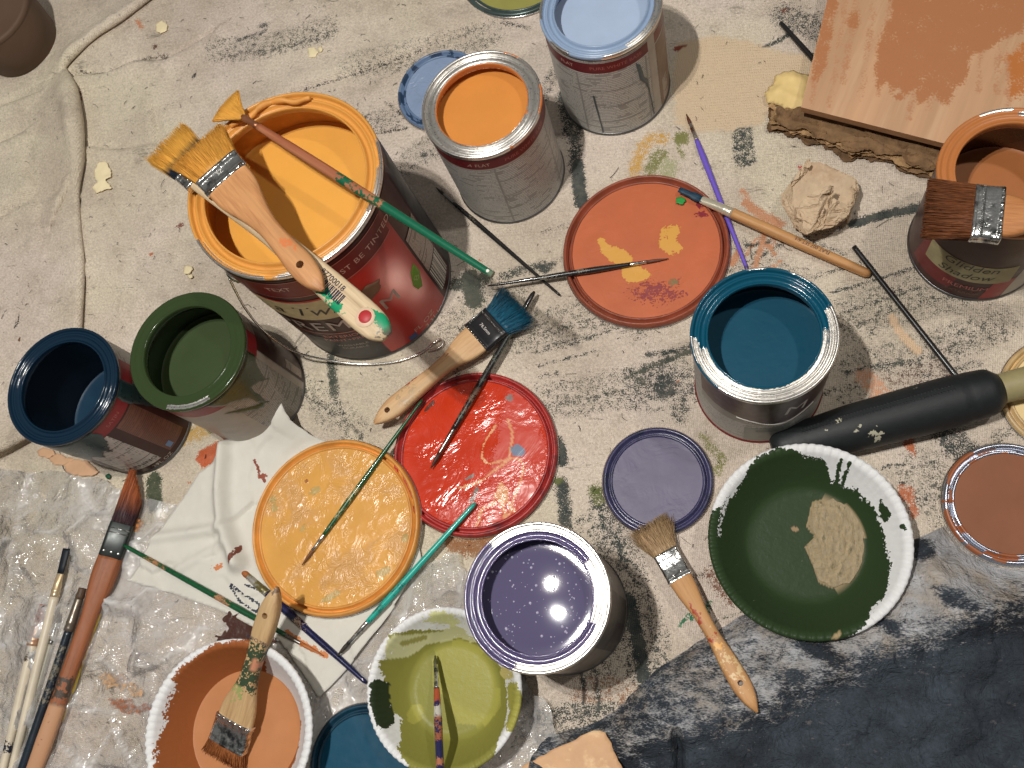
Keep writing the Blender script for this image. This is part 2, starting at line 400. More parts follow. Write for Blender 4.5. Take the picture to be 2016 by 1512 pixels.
    ln([(885, 700), (900, 735)], 8, DG, 5, 0.1); ln([(760, 200), (800, 230), (830, 225)], 5, BLK, 3, 0.2); ln([(745, 262), (800, 252)], 6, BLK, 3, 0.15)
    el(835, 305, 10, 6, DG2, 3, 0.6); el(745, 240, 40, 22, DG, 16, -0.12)
    ln([(65, 620), (62, 645)], 22, BLK, 5, 0.25); ln([(40, 620), (30, 645)], 8, BLK, 3, 0.3); el(40, 668, 6, 5, srgb(110, 70, 50), 2); el(80, 668, 4, 4, BLK, 2)
    ln([(90, 540), (75, 580), (66, 600)], 4, RED, 2, 0.5); ln([(108, 440), (120, 425), (100, 470)], 6, RED, 3, 0.3); el(298, 500, 6, 4, TER, 2); el(355, 443, 10, 5, srgb(120, 58, 48), 3, 0.7, 0.5)
    ln([(160, 195), (158, 180)], 8, srgb(110, 40, 50), 3, 0.6); ln([(270, 40), (280, 55)], 10, srgb(200, 130, 90), 4, 0.3)
    ln([(152, 140), (215, 143), (265, 120), (330, 108)], 6, srgb(80, 70, 62), 4, 0.15); el(325, 116, 12, 8, BLK, 4, 0.5); el(305, 92, 9, 7, srgb(90, 60, 44), 4, 0.4); el(382, 148, 5, 11, BLK, 2, 0.8, -0.2); el(520, 50, 14, 9, DG, 5, 0.2)
    ln([(470, 78), (500, 70), (520, 62)], 12, DG, 6, 0.1); el(500, 87, 8, 5, DG2, 3, 0.5)
    ln([(480, 245), (570, 190), (640, 163), (740, 133), (830, 98)], 4, BLK, 3, 0.15); ln([(860, 85), (960, 50)], 4, DG, 4, 0.0)  # first line darkens the long crease in its colour
    # warm marks
    ln([(1332, 96), (1358, 90)], 15, srgb(140, 62, 44), 3, 0.8); el(1351, 197, 11, 8, TER, 2); el(1461, 222, 9, 12, TER, 2, 1, 0.5); el(1461, 95, 10, 8, srgb(120, 92, 70), 4, 0.3)
    el(1577, 332, 5, 9, RED, 2, 0.8, 0.3); ln([(1250, 338), (1262, 300), (1280, 275), (1305, 272)], 24, GOLD, 9, 0.2); ln([(1282, 335), (1298, 305)], 32, OLV, 9, 0.3); el(1342, 272, 17, 17, OLV, 4, 0.8); ln([(1335, 290), (1345, 310)], 8, OLV, 4, 0.5); el(1312, 330, 24, 26, srgb(170, 170, 130), 8, 0.25)
    T2 = srgb(196, 138, 102)
    ln([(1470, 400), (1495, 420), (1535, 440)], 22, T2, 4, 0.7); ln([(1462, 375), (1472, 392)], 12, T2, 4, 0.5); ln([(1510, 440), (1500, 480), (1485, 530)], 13, T2, 3, 0.6); ln([(1500, 470), (1525, 500)], 10, T2, 3, 0.6); ln([(1535, 440), (1520, 490)], 9, T2, 3, 0.5); ln([(1440, 520), (1455, 495)], 16, T2, 4, 0.6); ln([(1515, 530), (1535, 515)], 8, T2, 3, 0.5); ln([(1470, 500), (1490, 470)], 7, T2, 3, 0.5)
    ln([(1700, 740), (1725, 765), (1745, 790)], 34, srgb(214, 158, 124), 9, 0.25); pl([(1770, 870), (1800, 862), (1802, 900)], TER, 3, 0.9); ln([(1790, 965), (1800, 1012)], 15, TER, 5, 0.45); ln([(1774, 960), (1779, 985)], 11, TER, 4, 0.4); el(1872, 744, 8, 6, srgb(206, 84, 70), 2)
    ln([(1756, 625), (1775, 660), (1808, 692)], 16, PEACH, 3, 0.8); el(1745, 812, 20, 26, srgb(200, 150, 120), 8, 0.1)
    pl([(384, 906), (392, 888), (430, 868), (458, 860), (458, 880), (425, 912), (398, 922)], ORG, 3, 0.95); ln([(365, 860), (400, 850)], 30, srgb(200, 160, 90), 9, 0.3); ln([(380, 850), (415, 846)], 18, OLV, 7, 0.2)
    ln([(895, 1065), (950, 1075), (985, 1062)], 46, srgb(150, 98, 58), 8, 0.5); ln([(303, 945), (304, 992)], 38, srgb(52, 66, 44), 4, 0.75)
    for k in range(7): ln([(1336 + 9 * k, 1234 - 3 * k - 6 * (k % 2)), (1352 + 8 * k, 1212 - 5 * k)], 4, GRN, 1.6, 0.7)
    ln([(1395, 1230), (1430, 1215), (1470, 1205)], 3, srgb(40, 74, 50), 2, 0.4); ln([(1385, 1240), (1400, 1195)], 3, srgb(40, 74, 50), 2, 0.4)
    ln([(1405, 885), (1418, 905), (1412, 925)], 16, OLV, 8, 0.15); ln([(1385, 860), (1395, 880)], 12, OLV, 8, 0.1); el(1412, 800, 20, 30, srgb(180, 178, 130), 10, 0.1)
    ln([(1400, 1130), (1440, 1180)], 20, srgb(120, 80, 60), 8, 0.15); ln([(640, 1010), (700, 900)], 2, DG, 2, -1)
    ln([(1085, 520), (1180, 470)], 5, DG, 4, 0.0); ln([(950, 1180), (1020, 1330)], 30, srgb(120, 110, 90), 20, -0.1); el(1200, 1370, 60, 30, srgb(150, 110, 84), 16, -0.05)
    for a in ([(1010, 660), (1100, 640), (1210, 610)], [(1060, 790), (1180, 770), (1330, 735)], [(1640, 640), (1760, 600), (1900, 560)], [(1690, 720), (1800, 700), (1960, 640)], [(900, 640), (960, 610), (1010, 600)], [(1380, 500), (1460, 520), (1560, 560)],
              [(560, 740), (640, 800), (700, 850)], [(1100, 1100), (1160, 1180), (1180, 1300)], [(1430, 620), (1350, 600), (1250, 640)], [(700, 130), (820, 110), (960, 70)], [(430, 100), (520, 90), (640, 60)], [(1820, 930), (1850, 980), (1900, 1020)], [(1060, 1440), (1140, 1420), (1200, 1400)], [(960, 300), (880, 280), (800, 320)]):
        ln(a, RNG.uniform(45, 80), srgb(92, 94, 84), 16, RNG.uniform(-0.22, -0.10)); ln([(x + 12, y + 9) for x, y in a], RNG.uniform(10, 18), srgb(70, 74, 68), 7, RNG.uniform(-0.1, 0.08))
    for k in range(46):     # faint lines left by brushing over the weave, all in one direction
        x, y = RNG.uniform(1040, 1980), RNG.uniform(440, 1250); l = RNG.uniform(30, 120)
        ln([(x, y), (x + l, y - l * 0.27)], RNG.uniform(3, 16), DG, 5, RNG.uniform(-0.3, 0.0))
    for k in range(60):     # stray drops
        x, y = RNG.uniform(0, 2016), RNG.uniform(0, 1250); el(x, y, RNG.uniform(1.5, 4), RNG.uniform(1.5, 5), [DG, BLK, srgb(110, 76, 56), TER, DG2][k % 5], 1.5, 0.7, RNG.uniform(0, 3))
    # material
    t = NT('canvas_drop_cloth'); b = t.b
    c = t.mix(t.ramp(t.noise(3.2, 3), 0.42, 0.6), srgb(240, 224, 210), srgb(236, 224, 200))
    c = t.mix(t.ramp(t.noise(9, 5), 0.42, 0.72), c, srgb(208, 192, 174)); c = t.mix(t.math('MULTIPLY', t.ramp(t.noise(34, 6, None, 0.75), 0.52, 0.74), 0.5), c, srgb(166, 152, 134))
    f1 = t.noise(420, 3, None, 0.7); c = t.mix(t.ramp(f1, 0.25, 0.75), t.mix(1.0, c, (0.60, 0.59, 0.57, 1), 'MULTIPLY'), c)
    # brushing grime that catches on the weave, in patches
    gr = t.math('ADD', t.math('MULTIPLY', t.noise(14, 4, t.mapping((1, 3.2, 1), (0, 0, -0.27))), 1.0), t.math('MULTIPLY', t.noise(520, 2, t.mapping((0.35, 1.4, 1), (0, 0, -0.27))), 0.55))
    c = t.mix(t.math('MULTIPLY', t.ramp(gr, 0.94, 1.04), 0.6), c, srgb(112, 106, 92))
    vor = t.noise(150, 3, t.mapping((1, 1, 1)), 0.75); c = t.mix(t.math('MULTIPLY', t.ramp(vor, 0.66, 0.70), 0.6), c, srgb(96, 88, 76))
    n1 = t.ramp(t.noise(900, 2, None, 0.6), 0.3, 0.7); n2 = t.ramp(t.noise(190, 4, None, 0.7), 0.3, 0.7)
    nn = t.math('ADD', t.math('MULTIPLY', n1, 0.55), t.math('MULTIPLY', n2, 0.45))
    msk = t.ramp(t.math('ADD', t.attr('cov'), t.math('MULTIPLY', t.math('SUBTRACT', nn, 0.5), 2.0)), -0.14, 0.22)
    c = t.mix(t.math('MULTIPLY', msk, t.ramp(t.noise(60, 4), 0.3, 0.7, 0.84, 1.0)), c, t.attr('scol', 'Color'))
    t.put(b.inputs['Base Color'], c); b.inputs['Roughness'].default_value = 0.85; b.inputs['Specular IOR Level'].default_value = 0.25
    wx = t.n('ShaderNodeTexWave', wave_type='BANDS', bands_direction='X'); wy = t.n('ShaderNodeTexWave', wave_type='BANDS', bands_direction='Y')
    for w in (wx, wy): t.l(t.mapping((1, 1, 1), (0, 0, 0.12)), w.inputs[0]); w.inputs['Scale'].default_value = 180; w.inputs['Distortion'].default_value = 1.5; w.inputs['Detail'].default_value = 1; w.inputs['Detail Scale'].default_value = 3
    h = t.math('ADD', t.math('MULTIPLY', t.math('ADD', wx.outputs['Fac'], wy.outputs['Fac']), 0.35), t.math('MULTIPLY', t.noise(650, 3, None, 0.7), 1.0))
    t.l(t.bump(h, 0.9, 0.0010, t.bump(t.noise(45, 4, None, 0.6, 0.8), 0.35, 0.005)), b.inputs['Normal'])
    V = np.hstack([P, z[:, None]]); i, j = np.meshgrid(np.arange(nx - 1), np.arange(ny - 1), indexing='ij'); q = (i * ny + j).ravel()
    o = mesh('drop_cloth', V, np.stack([q, q + ny, q + ny + 1, q + 1], 1), t.m, None, True, st)
    o['kind'] = 'structure'; o['label'] = 'beige canvas drop cloth spread on the floor, smeared with dried paint'
    return o, t.m
CLOTH, CANVAS = build_cloth()

def cloth_roll(pts, R0, side, left=60.0, seed=0, hgt=None):
    """a rolled-over fold of the cloth: rises gently on one side, bulges over and tucks under on the other"""
    L = smooth_line(ats(pts)[:, :2], 8); n = len(L); secs = []
    T = np.gradient(L, axis=0); T /= np.hypot(*T.T)[:, None]; N = np.stack([T[:, 1], -T[:, 0]], 1) * side
    s = np.linspace(0, 1, n); R_ = np.array(R0); R_ = np.interp(s, np.linspace(0, 1, len(R_)), R_) * (0.85 + 0.3 * vnoise(s * 9, s * 0, seed))
    for i in range(n):
        r = R_[i]; a = np.radians(np.linspace(100, -105, 15)); prof = [(-left * q, 0.2 + (2 * r) * (1 - q) ** 2 * (1 + 0.25 * (vnoise(np.array([s[i] * 7 + q * 3]), np.array([q * 4.0]), seed + 3)[0] - 0.5))) for q in np.linspace(1, 0.12, 12)] + [(r * math.cos(x), r + r * math.sin(x)) for x in a] + [(-r * 0.7, 0.15)]
        pr_ = np.array(prof); P = L[i] + np.outer(pr_[:, 0], N[i]); secs.append(np.hstack([P, np.maximum(pr_[:, 1], -0.5)[:, None]]))
    m_ = len(secs[0]); V = np.concatenate(secs); V[:, 2] += 0.8 * (fbm(V[:, 0] / 12, V[:, 1] / 12, seed + 9) - 0.5)
    F = [(i * m_ + j, i * m_ + j + 1, (i + 1) * m_ + j + 1, (i + 1) * m_ + j) for i in range(n - 1) for j in range(m_ - 1)]
    return mesh('cloth_fold', V, F, CANVAS, CLOTH, True, Stains(len(V)))
cloth_roll([(128, 135), (146, 185), (156, 250), (160, 320), (154, 380), (157, 450), (163, 520), (161, 590), (156, 665), (150, 700)], [2, 9, 11, 10, 4.5, 4, 6, 5.5, 5, 2], -1, 75, 3)
cloth_roll([(160, 318), (142, 365), (120, 408), (104, 440), (96, 470)], [5, 6, 5, 3, 0.8], -1, 40, 5)
cloth_roll([(330, -30), (250, 32), (190, 72), (140, 118), (120, 150)], [5, 6, 6, 6, 3], -1, 50, 7)
cloth_roll([(80, 845), (40, 866), (0, 885), (-40, 905)], [1.5, 5, 6, 6], -1, 45, 9)

# ------------------------------------------------------------------ paint cans
def wrap(V2, phi0, z0, r):
    """flat shape (x along the can, y up) bent round a can of radius r, centred on angle phi0 (degrees) and height z0"""
    a = math.radians(phi0) + V2[:, 0] / r
    return np.stack([r * np.cos(a), r * np.sin(a), z0 + V2[:, 1]], 1)

def patch(name, a0, a1, z0, z1, r, m, parent, skew=0.0, stains=None):
    na, nz = max(2, int(abs(a1 - a0) / 2.5) + 1), max(2, int(abs(z1 - z0) / 6) + 1)
    if stains: na, nz = int(abs(a1 - a0)) + 1, int(abs(z1 - z0) / 1.5) + 1
    a = np.radians(np.linspace(a0, a1, na)); z = np.linspace(z0, z1, nz)
    A, Z = np.meshgrid(a, z, indexing='ij'); A = A + np.radians(skew) * (Z - z0) / max(1e-6, z1 - z0)
    V = np.stack([r * np.cos(A), r * np.sin(A), Z], -1).reshape(-1, 3)
    uv = np.stack([A * r, Z], -1).reshape(-1, 2)
    i, j = np.meshgrid(np.arange(na - 1), np.arange(nz - 1), indexing='ij'); q = (i * nz + j).ravel()
    st = None
    if stains:
        st = Stains(len(V)); stains(st, np.degrees(A).ravel(), Z.ravel())
    return mesh(name, V, np.stack([q, q + nz, q + nz + 1, q + 1], 1), m, parent, True, st, uv)

def ctext(name, s, size, phi, z, r, m, parent, shear=0.0, rot=0.0, space=1.0):
    V, F = text2d(s, size, shear, space)
    if rot: c_, s_ = math.cos(rot), math.sin(rot); V[:, :2] = V[:, :2] @ np.array([[c_, s_], [-s_, c_]])
    return mesh(name, wrap(V, phi, z, r), F, m, parent, False)

def microtext(name, bgc, ink, row=2.4, fill=0.62, rough=0.4):
    if name in MATS: return MATS[name]
    t = NT(name); sep = t.n('ShaderNodeSeparateXYZ'); t.l(t.coord('UV'), sep.inputs[0]); u, v = sep.outputs[0], sep.outputs[1]
    rv = t.math('DIVIDE', v, row); fr = t.math('FRACT', rv); fl = t.math('FLOOR', rv)
    line = t.math('MULTIPLY', t.math('GREATER_THAN', fr, 0.25), t.math('LESS_THAN', fr, 0.8))
    cb = t.n('ShaderNodeCombineXYZ'); t.put(cb.inputs[0], t.math('MULTIPLY', u, 1.1)); t.put(cb.inputs[1], t.math('MULTIPLY', fl, 7.7))
    w = t.noise(1.0, 1, cb.outputs[0]); word = t.math('GREATER_THAN', w, 1 - fill)
    cb2 = t.n('ShaderNodeCombineXYZ'); t.put(cb2.inputs[0], t.math('MULTIPLY', u, 0.05)); t.put(cb2.inputs[1], t.math('MULTIPLY', fl, 3.3))
    par = t.math('GREATER_THAN', t.noise(1.0, 0, cb2.outputs[0]), 0.36)
    f = t.math('MULTIPLY', t.math('MULTIPLY', line, word), par)
    base = t.mix(t.ramp(t.noise(30, 4), 0.3, 0.7), bgc, tuple(c * 0.78 for c in bgc[:3]) + (1,))
    t.put(t.b.inputs['Base Color'], t.mix(t.math('MULTIPLY', f, 0.8), base, ink)); t.b.inputs['Roughness'].default_value = rough
    t.l(t.bump(t.noise(120, 4), 0.15, 0.0004), t.b.inputs['Normal'])
    MATS[name] = t.m; return t.m

def barcode_mat():
    if 'barcode' in MATS: return MATS['barcode']
    t = NT('barcode'); sep = t.n('ShaderNodeSeparateXYZ'); t.l(t.coord('UV'), sep.inputs[0])
    cb = t.n('ShaderNodeCombineXYZ'); t.put(cb.inputs[0], sep.outputs[0])
    n = t.noise(0.75, 1, cb.outputs[0]); f = t.math('GREATER_THAN', n, 0.5)
    t.put(t.b.inputs['Base Color'], t.mix(f, srgb(214, 208, 196), srgb(40, 42, 50))); t.b.inputs['Roughness'].default_value = 0.5
    MATS['barcode'] = t.m; return t.m

def pr(name, c, rough=0.38, var=0.12): return mat('print_' + name, c, rough, var=var, vscale=40, bump=0.12, bscale=160, bdist=0.0003, spec=0.3, col2=tuple(v * 0.72 for v in c[:3]) + (1,), c2=(0.55, 0.8), c2scale=35)

def rim_mat(name, paint, prough=0.22, amp=0.6):
    return mat('rim_' + name, (0.86, 0.83, 0.78, 1), 0.3, 1.0, var=0.04, vscale=200, stain=True, srough=prough, sscale=(420, 110), samp=amp, sbump=0.25, bump=0.3, bscale=130, bdist=0.0007)

def paint_mat(name, c, rough=0.45, bump=0.06, bscale=120, coat=0.0, spec=0.4, specks=None):
    return mat('wet_' + name, c, rough, var=0.05, vscale=40, bump=bump, bscale=bscale, bdist=0.0006, coat=coat, spec=spec)

def can(label, cx, cy, paint, key, zp, rimf, bodyc, r=54.0, h=124.0, ro=41.0, groove=1.0, prough=0.22, wet=None, wall=None, seam=None, group='opened small paint tins', name='paint_tin', paintz=None, rimcol=None):
    t = empty(name, label, 'paint can', (cx, cy, 0), group); k = r / 54.0; rb = r - 0.9
    # body sheet and bottom seam
    V, F = lathe([(0, 1.0), (rb - 3, 1.0), (rb - 1.5, 0.6), (rb, 3.0), (rb, h - 7), (rb - 0.6, h - 5)], 128)
    mesh('body', V, F, bodyc, t)
    V, F = lathe([(rb - 1.6, 0.1), (rb + 0.9, 0.1), (rb + 1.3, 1.2), (rb + 0.9, 2.8), (rb - 0.2, 3.2)], 128)
    mesh('bottom_seam', V, F, seam or DARKMETAL(), t)
    g = groove; w = r - ro
    prof = [(rb - 0.4, h - 6.5), (r + 0.1, h - 4.6), (r + 0.5, h - 2.4), (r + 0.2, h - 0.8), (r - 0.8, h), (r - 1.9, h - 0.6), (r - 2.6, h - 2.2 * g),
            (r - 2.9, h - 3.6 * g), (r - 0.34 * w, h - 3.9 * g), (r - 0.40 * w, h - 2.2 * g), (r - 0.47 * w, h - 1.7 * g), (r - 0.54 * w, h - 2.4 * g),
            (r - 0.60 * w, h - 4.6 * g), (r - 0.80 * w, h - 5.0 * g), (r - 0.86 * w, h - 3.0 * g), (r - 0.92 * w, h - 1.6 * g), (ro + 0.3, h - 1.3 * g), (ro - 0.2, h - 2.4), (ro, h - 4.5), (ro + 0.8, h - 9.5), (ro + 1.6, h - 10.0)]
    V, F = lathe(prof, 192); st = Stains(len(V)); ph = np.degrees(np.arctan2(V[:, 1], V[:, 0])); rr = np.hypot(V[:, 0], V[:, 1])
    rimf(st, ph, (rr - ro) / w, V[:, 2] - h)
    mesh('rim', V, F, rim_mat(key, paint, prough), t, True, st)
    # inside: wall below the lip, coated with paint
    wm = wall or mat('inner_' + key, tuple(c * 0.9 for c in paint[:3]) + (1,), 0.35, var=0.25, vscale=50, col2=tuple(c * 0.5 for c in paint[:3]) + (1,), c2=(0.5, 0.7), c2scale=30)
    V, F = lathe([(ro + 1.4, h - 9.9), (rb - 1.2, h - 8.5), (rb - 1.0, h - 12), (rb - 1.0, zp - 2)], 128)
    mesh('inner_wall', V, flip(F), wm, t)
    # paint surface with a slight meniscus
    V, F = lathe([(rb - 1.15, zp + 0.9), (rb - 2.2, zp + 0.25), (rb - 4, zp), (rb * 0.6, zp - 0.05), (rb * 0.3, zp), (0.4, zp)], 128)
    n = 128; F.append(tuple(range(5 * n, 6 * n)))
    mesh('paint', V, F, wet or paint_mat(key, paint), t)
    return t

def full_rim(col, keep=()):
    """rim painted all round except for the bare stretches listed as (angle, half width, inner, outer)"""
    def f(st, ph, q, dz):
        c = np.full(len(ph), 1.0)
        for a, hw, q0, q1 in keep:
            d = np.abs((ph - a + 180) % 360 - 180); inside_ = np.minimum((hw - d) / 10, np.minimum((q - q0) / 0.12, (q1 - q) / 0.12))
            c = np.minimum(c, -inside_)
        st.cov = np.clip(c * 1.6, -2.5, 1.0); st.col[:] = col
    return f

GREY = srgb(158, 156, 150); INK = srgb(52, 50, 48); INKW = srgb(212, 210, 204); MAROON = srgb(94, 28, 32); DMAR = srgb(60, 22, 22); WHITE = srgb(214, 208, 200); CHAR = srgb(40, 38, 38)
GREYLAB = microtext('label_grey', GREY, INKW, 2.5, 0.60); GREYLAB2 = microtext('label_grey_dark', srgb(126, 122, 115), srgb(182, 178, 170), 2.5, 0.6)
BODYG = mat('body_grey', srgb(126, 124, 120), 0.35, 0.2, var=0.12)

def cells(name, poly, r, m, parent, step=0.9, amp=1.0, seed=1):
    """dried paint run on the outside of a can: outline given as (angle, height)"""
    p = np.asarray(poly, float).copy(); p[:, 0] = np.radians(p[:, 0]) * r; p = ragged(p, amp, 5, seed)
    V, F = grid_sheet(p, step); th = 0.25 + 0.5 * np.clip(sd_poly(V, p) / 2, 0, 1)
    a = V[:, 0] / r; R_ = r + th; return mesh(name, np.stack([R_ * np.cos(a), R_ * np.sin(a), V[:, 1]], 1), F, m, parent)

# --- large can of yellow paint
def yellow_can():
    Y = srgb(218, 158, 70); r, h = 83.0, 198.0
    def rimf(st, ph, q, dz):
        d = np.abs((ph + 38 + 180) % 360 - 180)
        c = np.full(len(ph), 1.0)
        c = np.minimum(c, np.maximum((d - 48) / 14, (0.62 - q) / 0.05))           # bare outer edge towards the front right
        d2 = np.abs((ph + 118 + 180) % 360 - 180); c = np.minimum(c, np.maximum((d2 - 26) / 10, (0.72 - q) / 0.06))
        d3 = np.abs((ph - 8 + 180) % 360 - 180); c = np.minimum(c, np.maximum((d3 - 16) / 8, (0.80 - q) / 0.06))
        st.cov = np.clip(c * 2, -2.0, 1.0); st.col[:] = srgb(202, 142, 66)
    t = can('large can of yellow paint with red label and wire handle', -342.7, 354.1, Y, 'yellow', 156, rimf, pr('maroon_dark', DMAR), r, h, 69.0, 1.25, 0.4,
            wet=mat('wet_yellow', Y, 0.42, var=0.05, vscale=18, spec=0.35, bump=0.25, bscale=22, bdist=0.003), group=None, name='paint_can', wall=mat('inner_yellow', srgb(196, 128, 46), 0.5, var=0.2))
    # thick dried paint along the back of the rim
    a = np.radians(np.linspace(80, 135, 60)); pts = np.stack([(r - 6.5 + 2.2 * np.sin(a * 11)) * np.cos(a), (r - 6.5 + 2.2 * np.sin(a * 11)) * np.sin(a), h - 0.8 + 0.8 * np.sin(a * 23)], 1)
    V, F = tube(pts, 1.9 + 1.0 * np.abs(np.sin(a * 17)) * np.sin((a - a[0]) / (a[-1] - a[0]) * np.pi) + 0.2, 8); mesh('dried_paint', V, F, mat('crust_yellow', srgb(206, 140, 62), 0.6, bump=0.5, bscale=500), t)
    lr = r - 0.55
    lab = patch('label', -180, 180, 4, h - 8, lr, pr('maroon_dark', DMAR), t)
    # printed panels on the label
    REDB = srgb(196, 38, 30)
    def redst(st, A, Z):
        painted_hl = np.exp(-(((A + 33) / 9) ** 2 + ((Z - 106) / 26) ** 2)) + 0.55 * np.exp(-(((A + 27) / 8) ** 2 + ((Z - 66) / 20) ** 2))  # pale reflected highlight painted into the red panel's colour
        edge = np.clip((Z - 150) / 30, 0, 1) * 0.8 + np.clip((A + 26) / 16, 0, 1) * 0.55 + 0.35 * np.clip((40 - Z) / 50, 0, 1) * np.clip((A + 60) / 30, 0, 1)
        c = np.array(REDB) * (1 - 0.8 * np.clip(edge, 0, 1))[:, None]; c = c + np.array((1.0, 0.8, 0.74, 1)) * np.clip(painted_hl, 0, 1)[:, None] * 1.3
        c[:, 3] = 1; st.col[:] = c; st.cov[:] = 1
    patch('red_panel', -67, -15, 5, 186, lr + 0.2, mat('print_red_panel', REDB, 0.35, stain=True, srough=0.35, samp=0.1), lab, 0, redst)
    patch('charcoal_panel', -112, -69, 5, 62, lr + 0.3, pr('charcoal', CHAR), lab)
    patch('top_band', -135, -18, h - 40, h - 12, lr + 0.35, pr('band', srgb(112, 34, 32)), lab)
    for z in (h - 40.5, h - 12.5): patch('band_line', -135, -18, z, z + 0.9, lr + 0.5, pr('line', srgb(190, 120, 104)), lab)
    TXT = pr('pale_ink', srgb(206, 168, 152), 0.4, 0.05)
    ctext('lettering', '(MUST BE TINTED)', 9.5, -39, h - 27, lr + 0.55, TXT, lab, 0, 0, 1.06); ctext('lettering', 'TEXT', 9, -92, h - 24, lr + 0.55, TXT, lab)
    patch('red_line', -130, -72, h - 52, h - 49, lr + 0.4, pr('bright_red', srgb(186, 40, 36)), lab)
    patch('cream_strip', -128, -70, 108, 146, lr + 0.45, mat('print_cream', srgb(196, 184, 140), 0.6, var=0.15, vscale=90), lab, 3)
    ctext('handwriting', 'a Twin', 26, -88, 126, lr + 0.6, pr('pencil', srgb(52, 48, 44)), lab, 0.25, -0.05)
    ctext('lettering', 'PREMIUM', 27, -79, 90, lr + 0.6, pr('silver_ink', srgb(186, 176, 166)), lab, 0, 0, 1.12)
    patch('red_line', -126, -72, 73, 74.5, lr + 0.55, pr('line', srgb(190, 120, 104)), lab)
    ctext('lettering', 'EXTERIOR', 8.5, -84, 66, lr + 0.6, pr('rose_ink', srgb(206, 128, 116)), lab); ctext('lettering', 'PAINT+PRIMER', 8, -81, 57, lr + 0.6, pr('rose_ink', srgb(206, 128, 116)), lab)
    ctext('lettering', 'WASHABLE', 6, -84, 43, lr + 0.6, pr('silver_ink', srgb(186, 176, 166)), lab); ctext('lettering', 'DURABLE', 6, -84, 36, lr + 0.6, pr('silver_ink', srgb(186, 176, 166)), lab)
    cells('brown_tape', [(-57, 108), (-44, 116), (-41, 128), (-50, 134), (-60, 124)], lr + 0.35, mat('print_tape', srgb(128, 98, 74), 0.7), lab, 1.2, 0.8, 5)
    cells('green_leaf', [(-28, 76), (-24, 92), (-18.5, 96), (-18, 80), (-23, 60), (-27, 64)], lr + 0.35, mat('print_leaf', srgb(112, 158, 46), 0.5), lab, 1.0, 0.25, 6)
    ctext('lettering', '8', 13, -23, 79, lr + 1.3, pr('leaf_ink', srgb(160, 190, 104)), lab, 0, 0.5)
    patch('info_panel', -13, 5, 60, 125, lr + 0.5, microtext('label_taupe', srgb(128, 110, 100), srgb(196, 180, 168), 2.6), lab)
    patch('barcode_panel', -13, 5, 16, 58, lr + 0.5, barcode_mat(), lab)
    patch('black_panel', 8, 60, 6, h - 20, lr + 0.3, pr('black_blue', srgb(26, 30, 36)), lab); patch('grey_stripe', 34, 48, 6, h - 30, lr + 0.5, pr('grey', srgb(140, 136, 128)), lab)
    ctext('lettering', 'FL OZ', 10, -37, 16, lr + 0.6, TXT, lab); ctext('lettering', '3.31 L', 9, -31, 6.5, lr + 0.6, TXT, lab)
    patch('blue_mark', -52, -46, 6, 14, lr + 0.5, pr('blue', srgb(66, 92, 140)), lab)
    # ears and the wire handle that has dropped to the cloth
    for sx in (-128.0, 52.0):
        V, F = lathe([(0, 3.2), (3.5, 3.0), (5.5, 2.0), (7.5, 1.6), (8.5, 0)], 24); a = math.radians(sx)
        Q = np.stack([V[:, 2] * math.cos(a) - V[:, 0] * math.sin(a) + r * math.cos(a) - 0.4 * math.cos(a), V[:, 2] * math.sin(a) + V[:, 0] * math.cos(a) + r * math.sin(a) - 0.4 * math.sin(a), V[:, 1] + 165], 1)
        mesh('handle_ear', Q, F, METAL(), t)
    a0 = math.radians(-128); c0 = np.array([-342.7, 354.1, 0])
    w = [c0 + np.array([(r + 3) * math.cos(a0), (r + 3) * math.sin(a0), 165])] + list(ats([(482, 606, 118), (520, 652, 70), (575, 690, 36), (640, 708, 16), (712, 717, 5), (780, 712, 3), (830, 694, 3), (853, 676, 3.5), (866, 668, 4), (872, 674, 4), (866, 684, 4), (846, 690, 3.5)]))
    w = [p if i == 0 or np.hypot(*(p - c0)[:2]) > r + 3 else np.array([*(c0[:2] + (p - c0)[:2] / np.hypot(*(p - c0)[:2]) * (r + 3.2)), p[2]]) for i, p in enumerate(w)]
    V, F = tube(smooth_line(np.array(w) - c0, 8), 1.05, 8); mesh('wire_handle', V, F, METAL(), t)
yellow_can()

# --- orange quart tin: clean metal rim
OC = srgb(208, 136, 62)
def rf(st, ph, q, dz):
    n = vnoise(ph / 14 + 50, q * 2, 4); st.cov = np.clip((n - 0.86) / 0.10, -2.5, 0.35); st.cov = np.maximum(st.cov, np.clip((0.06 - q) / 0.05, -2, 1)); st.col[:] = srgb(196, 116, 62)
t = can('small tin of orange paint with clean shiny metal rim', -206.8, 465.2, OC, 'orange', 106, rf, BODYG, wet=mat('wet_orange', OC, 0.45, var=0.05, vscale=25, spec=0.35, bump=0.25, bscale=24, bdist=0.003))
lab = patch('label', -180, 180, 3.5, 117, 53.25, GREYLAB, t)
patch('red_band', -180, 180, 103, 117, 53.4, pr('band2', srgb(108, 30, 36)), lab); patch('silver_line', -180, 180, 101.6, 102.8, 53.45, pr('silver_ink', srgb(186, 176, 166)), lab)
for a in (-82, -14, -150): patch('column_gap', a - 1.0, a + 1.0, 4, 100, 53.4, pr('gap', srgb(150, 148, 142)), lab, 3)
ctext('lettering', 'FLAT', 6.2, -88, 109.5, 53.6, pr('pale_ink', srgb(206, 168, 152)), lab); ctext('lettering', 'PURE WHITE BASE', 6.0, -40, 109.5, 53.6, pr('rose2', srgb(176, 96, 90)), lab)
ctext('lettering', 'A', 6.5, -101, 109.5, 53.6, pr('pale_ink', srgb(206, 168, 152)), lab, 0.4)
for z in (78, 52, 30): patch('rule_line', -80, -16, z, z + 0.8, 53.4, pr('gap', srgb(150, 148, 142)), lab)

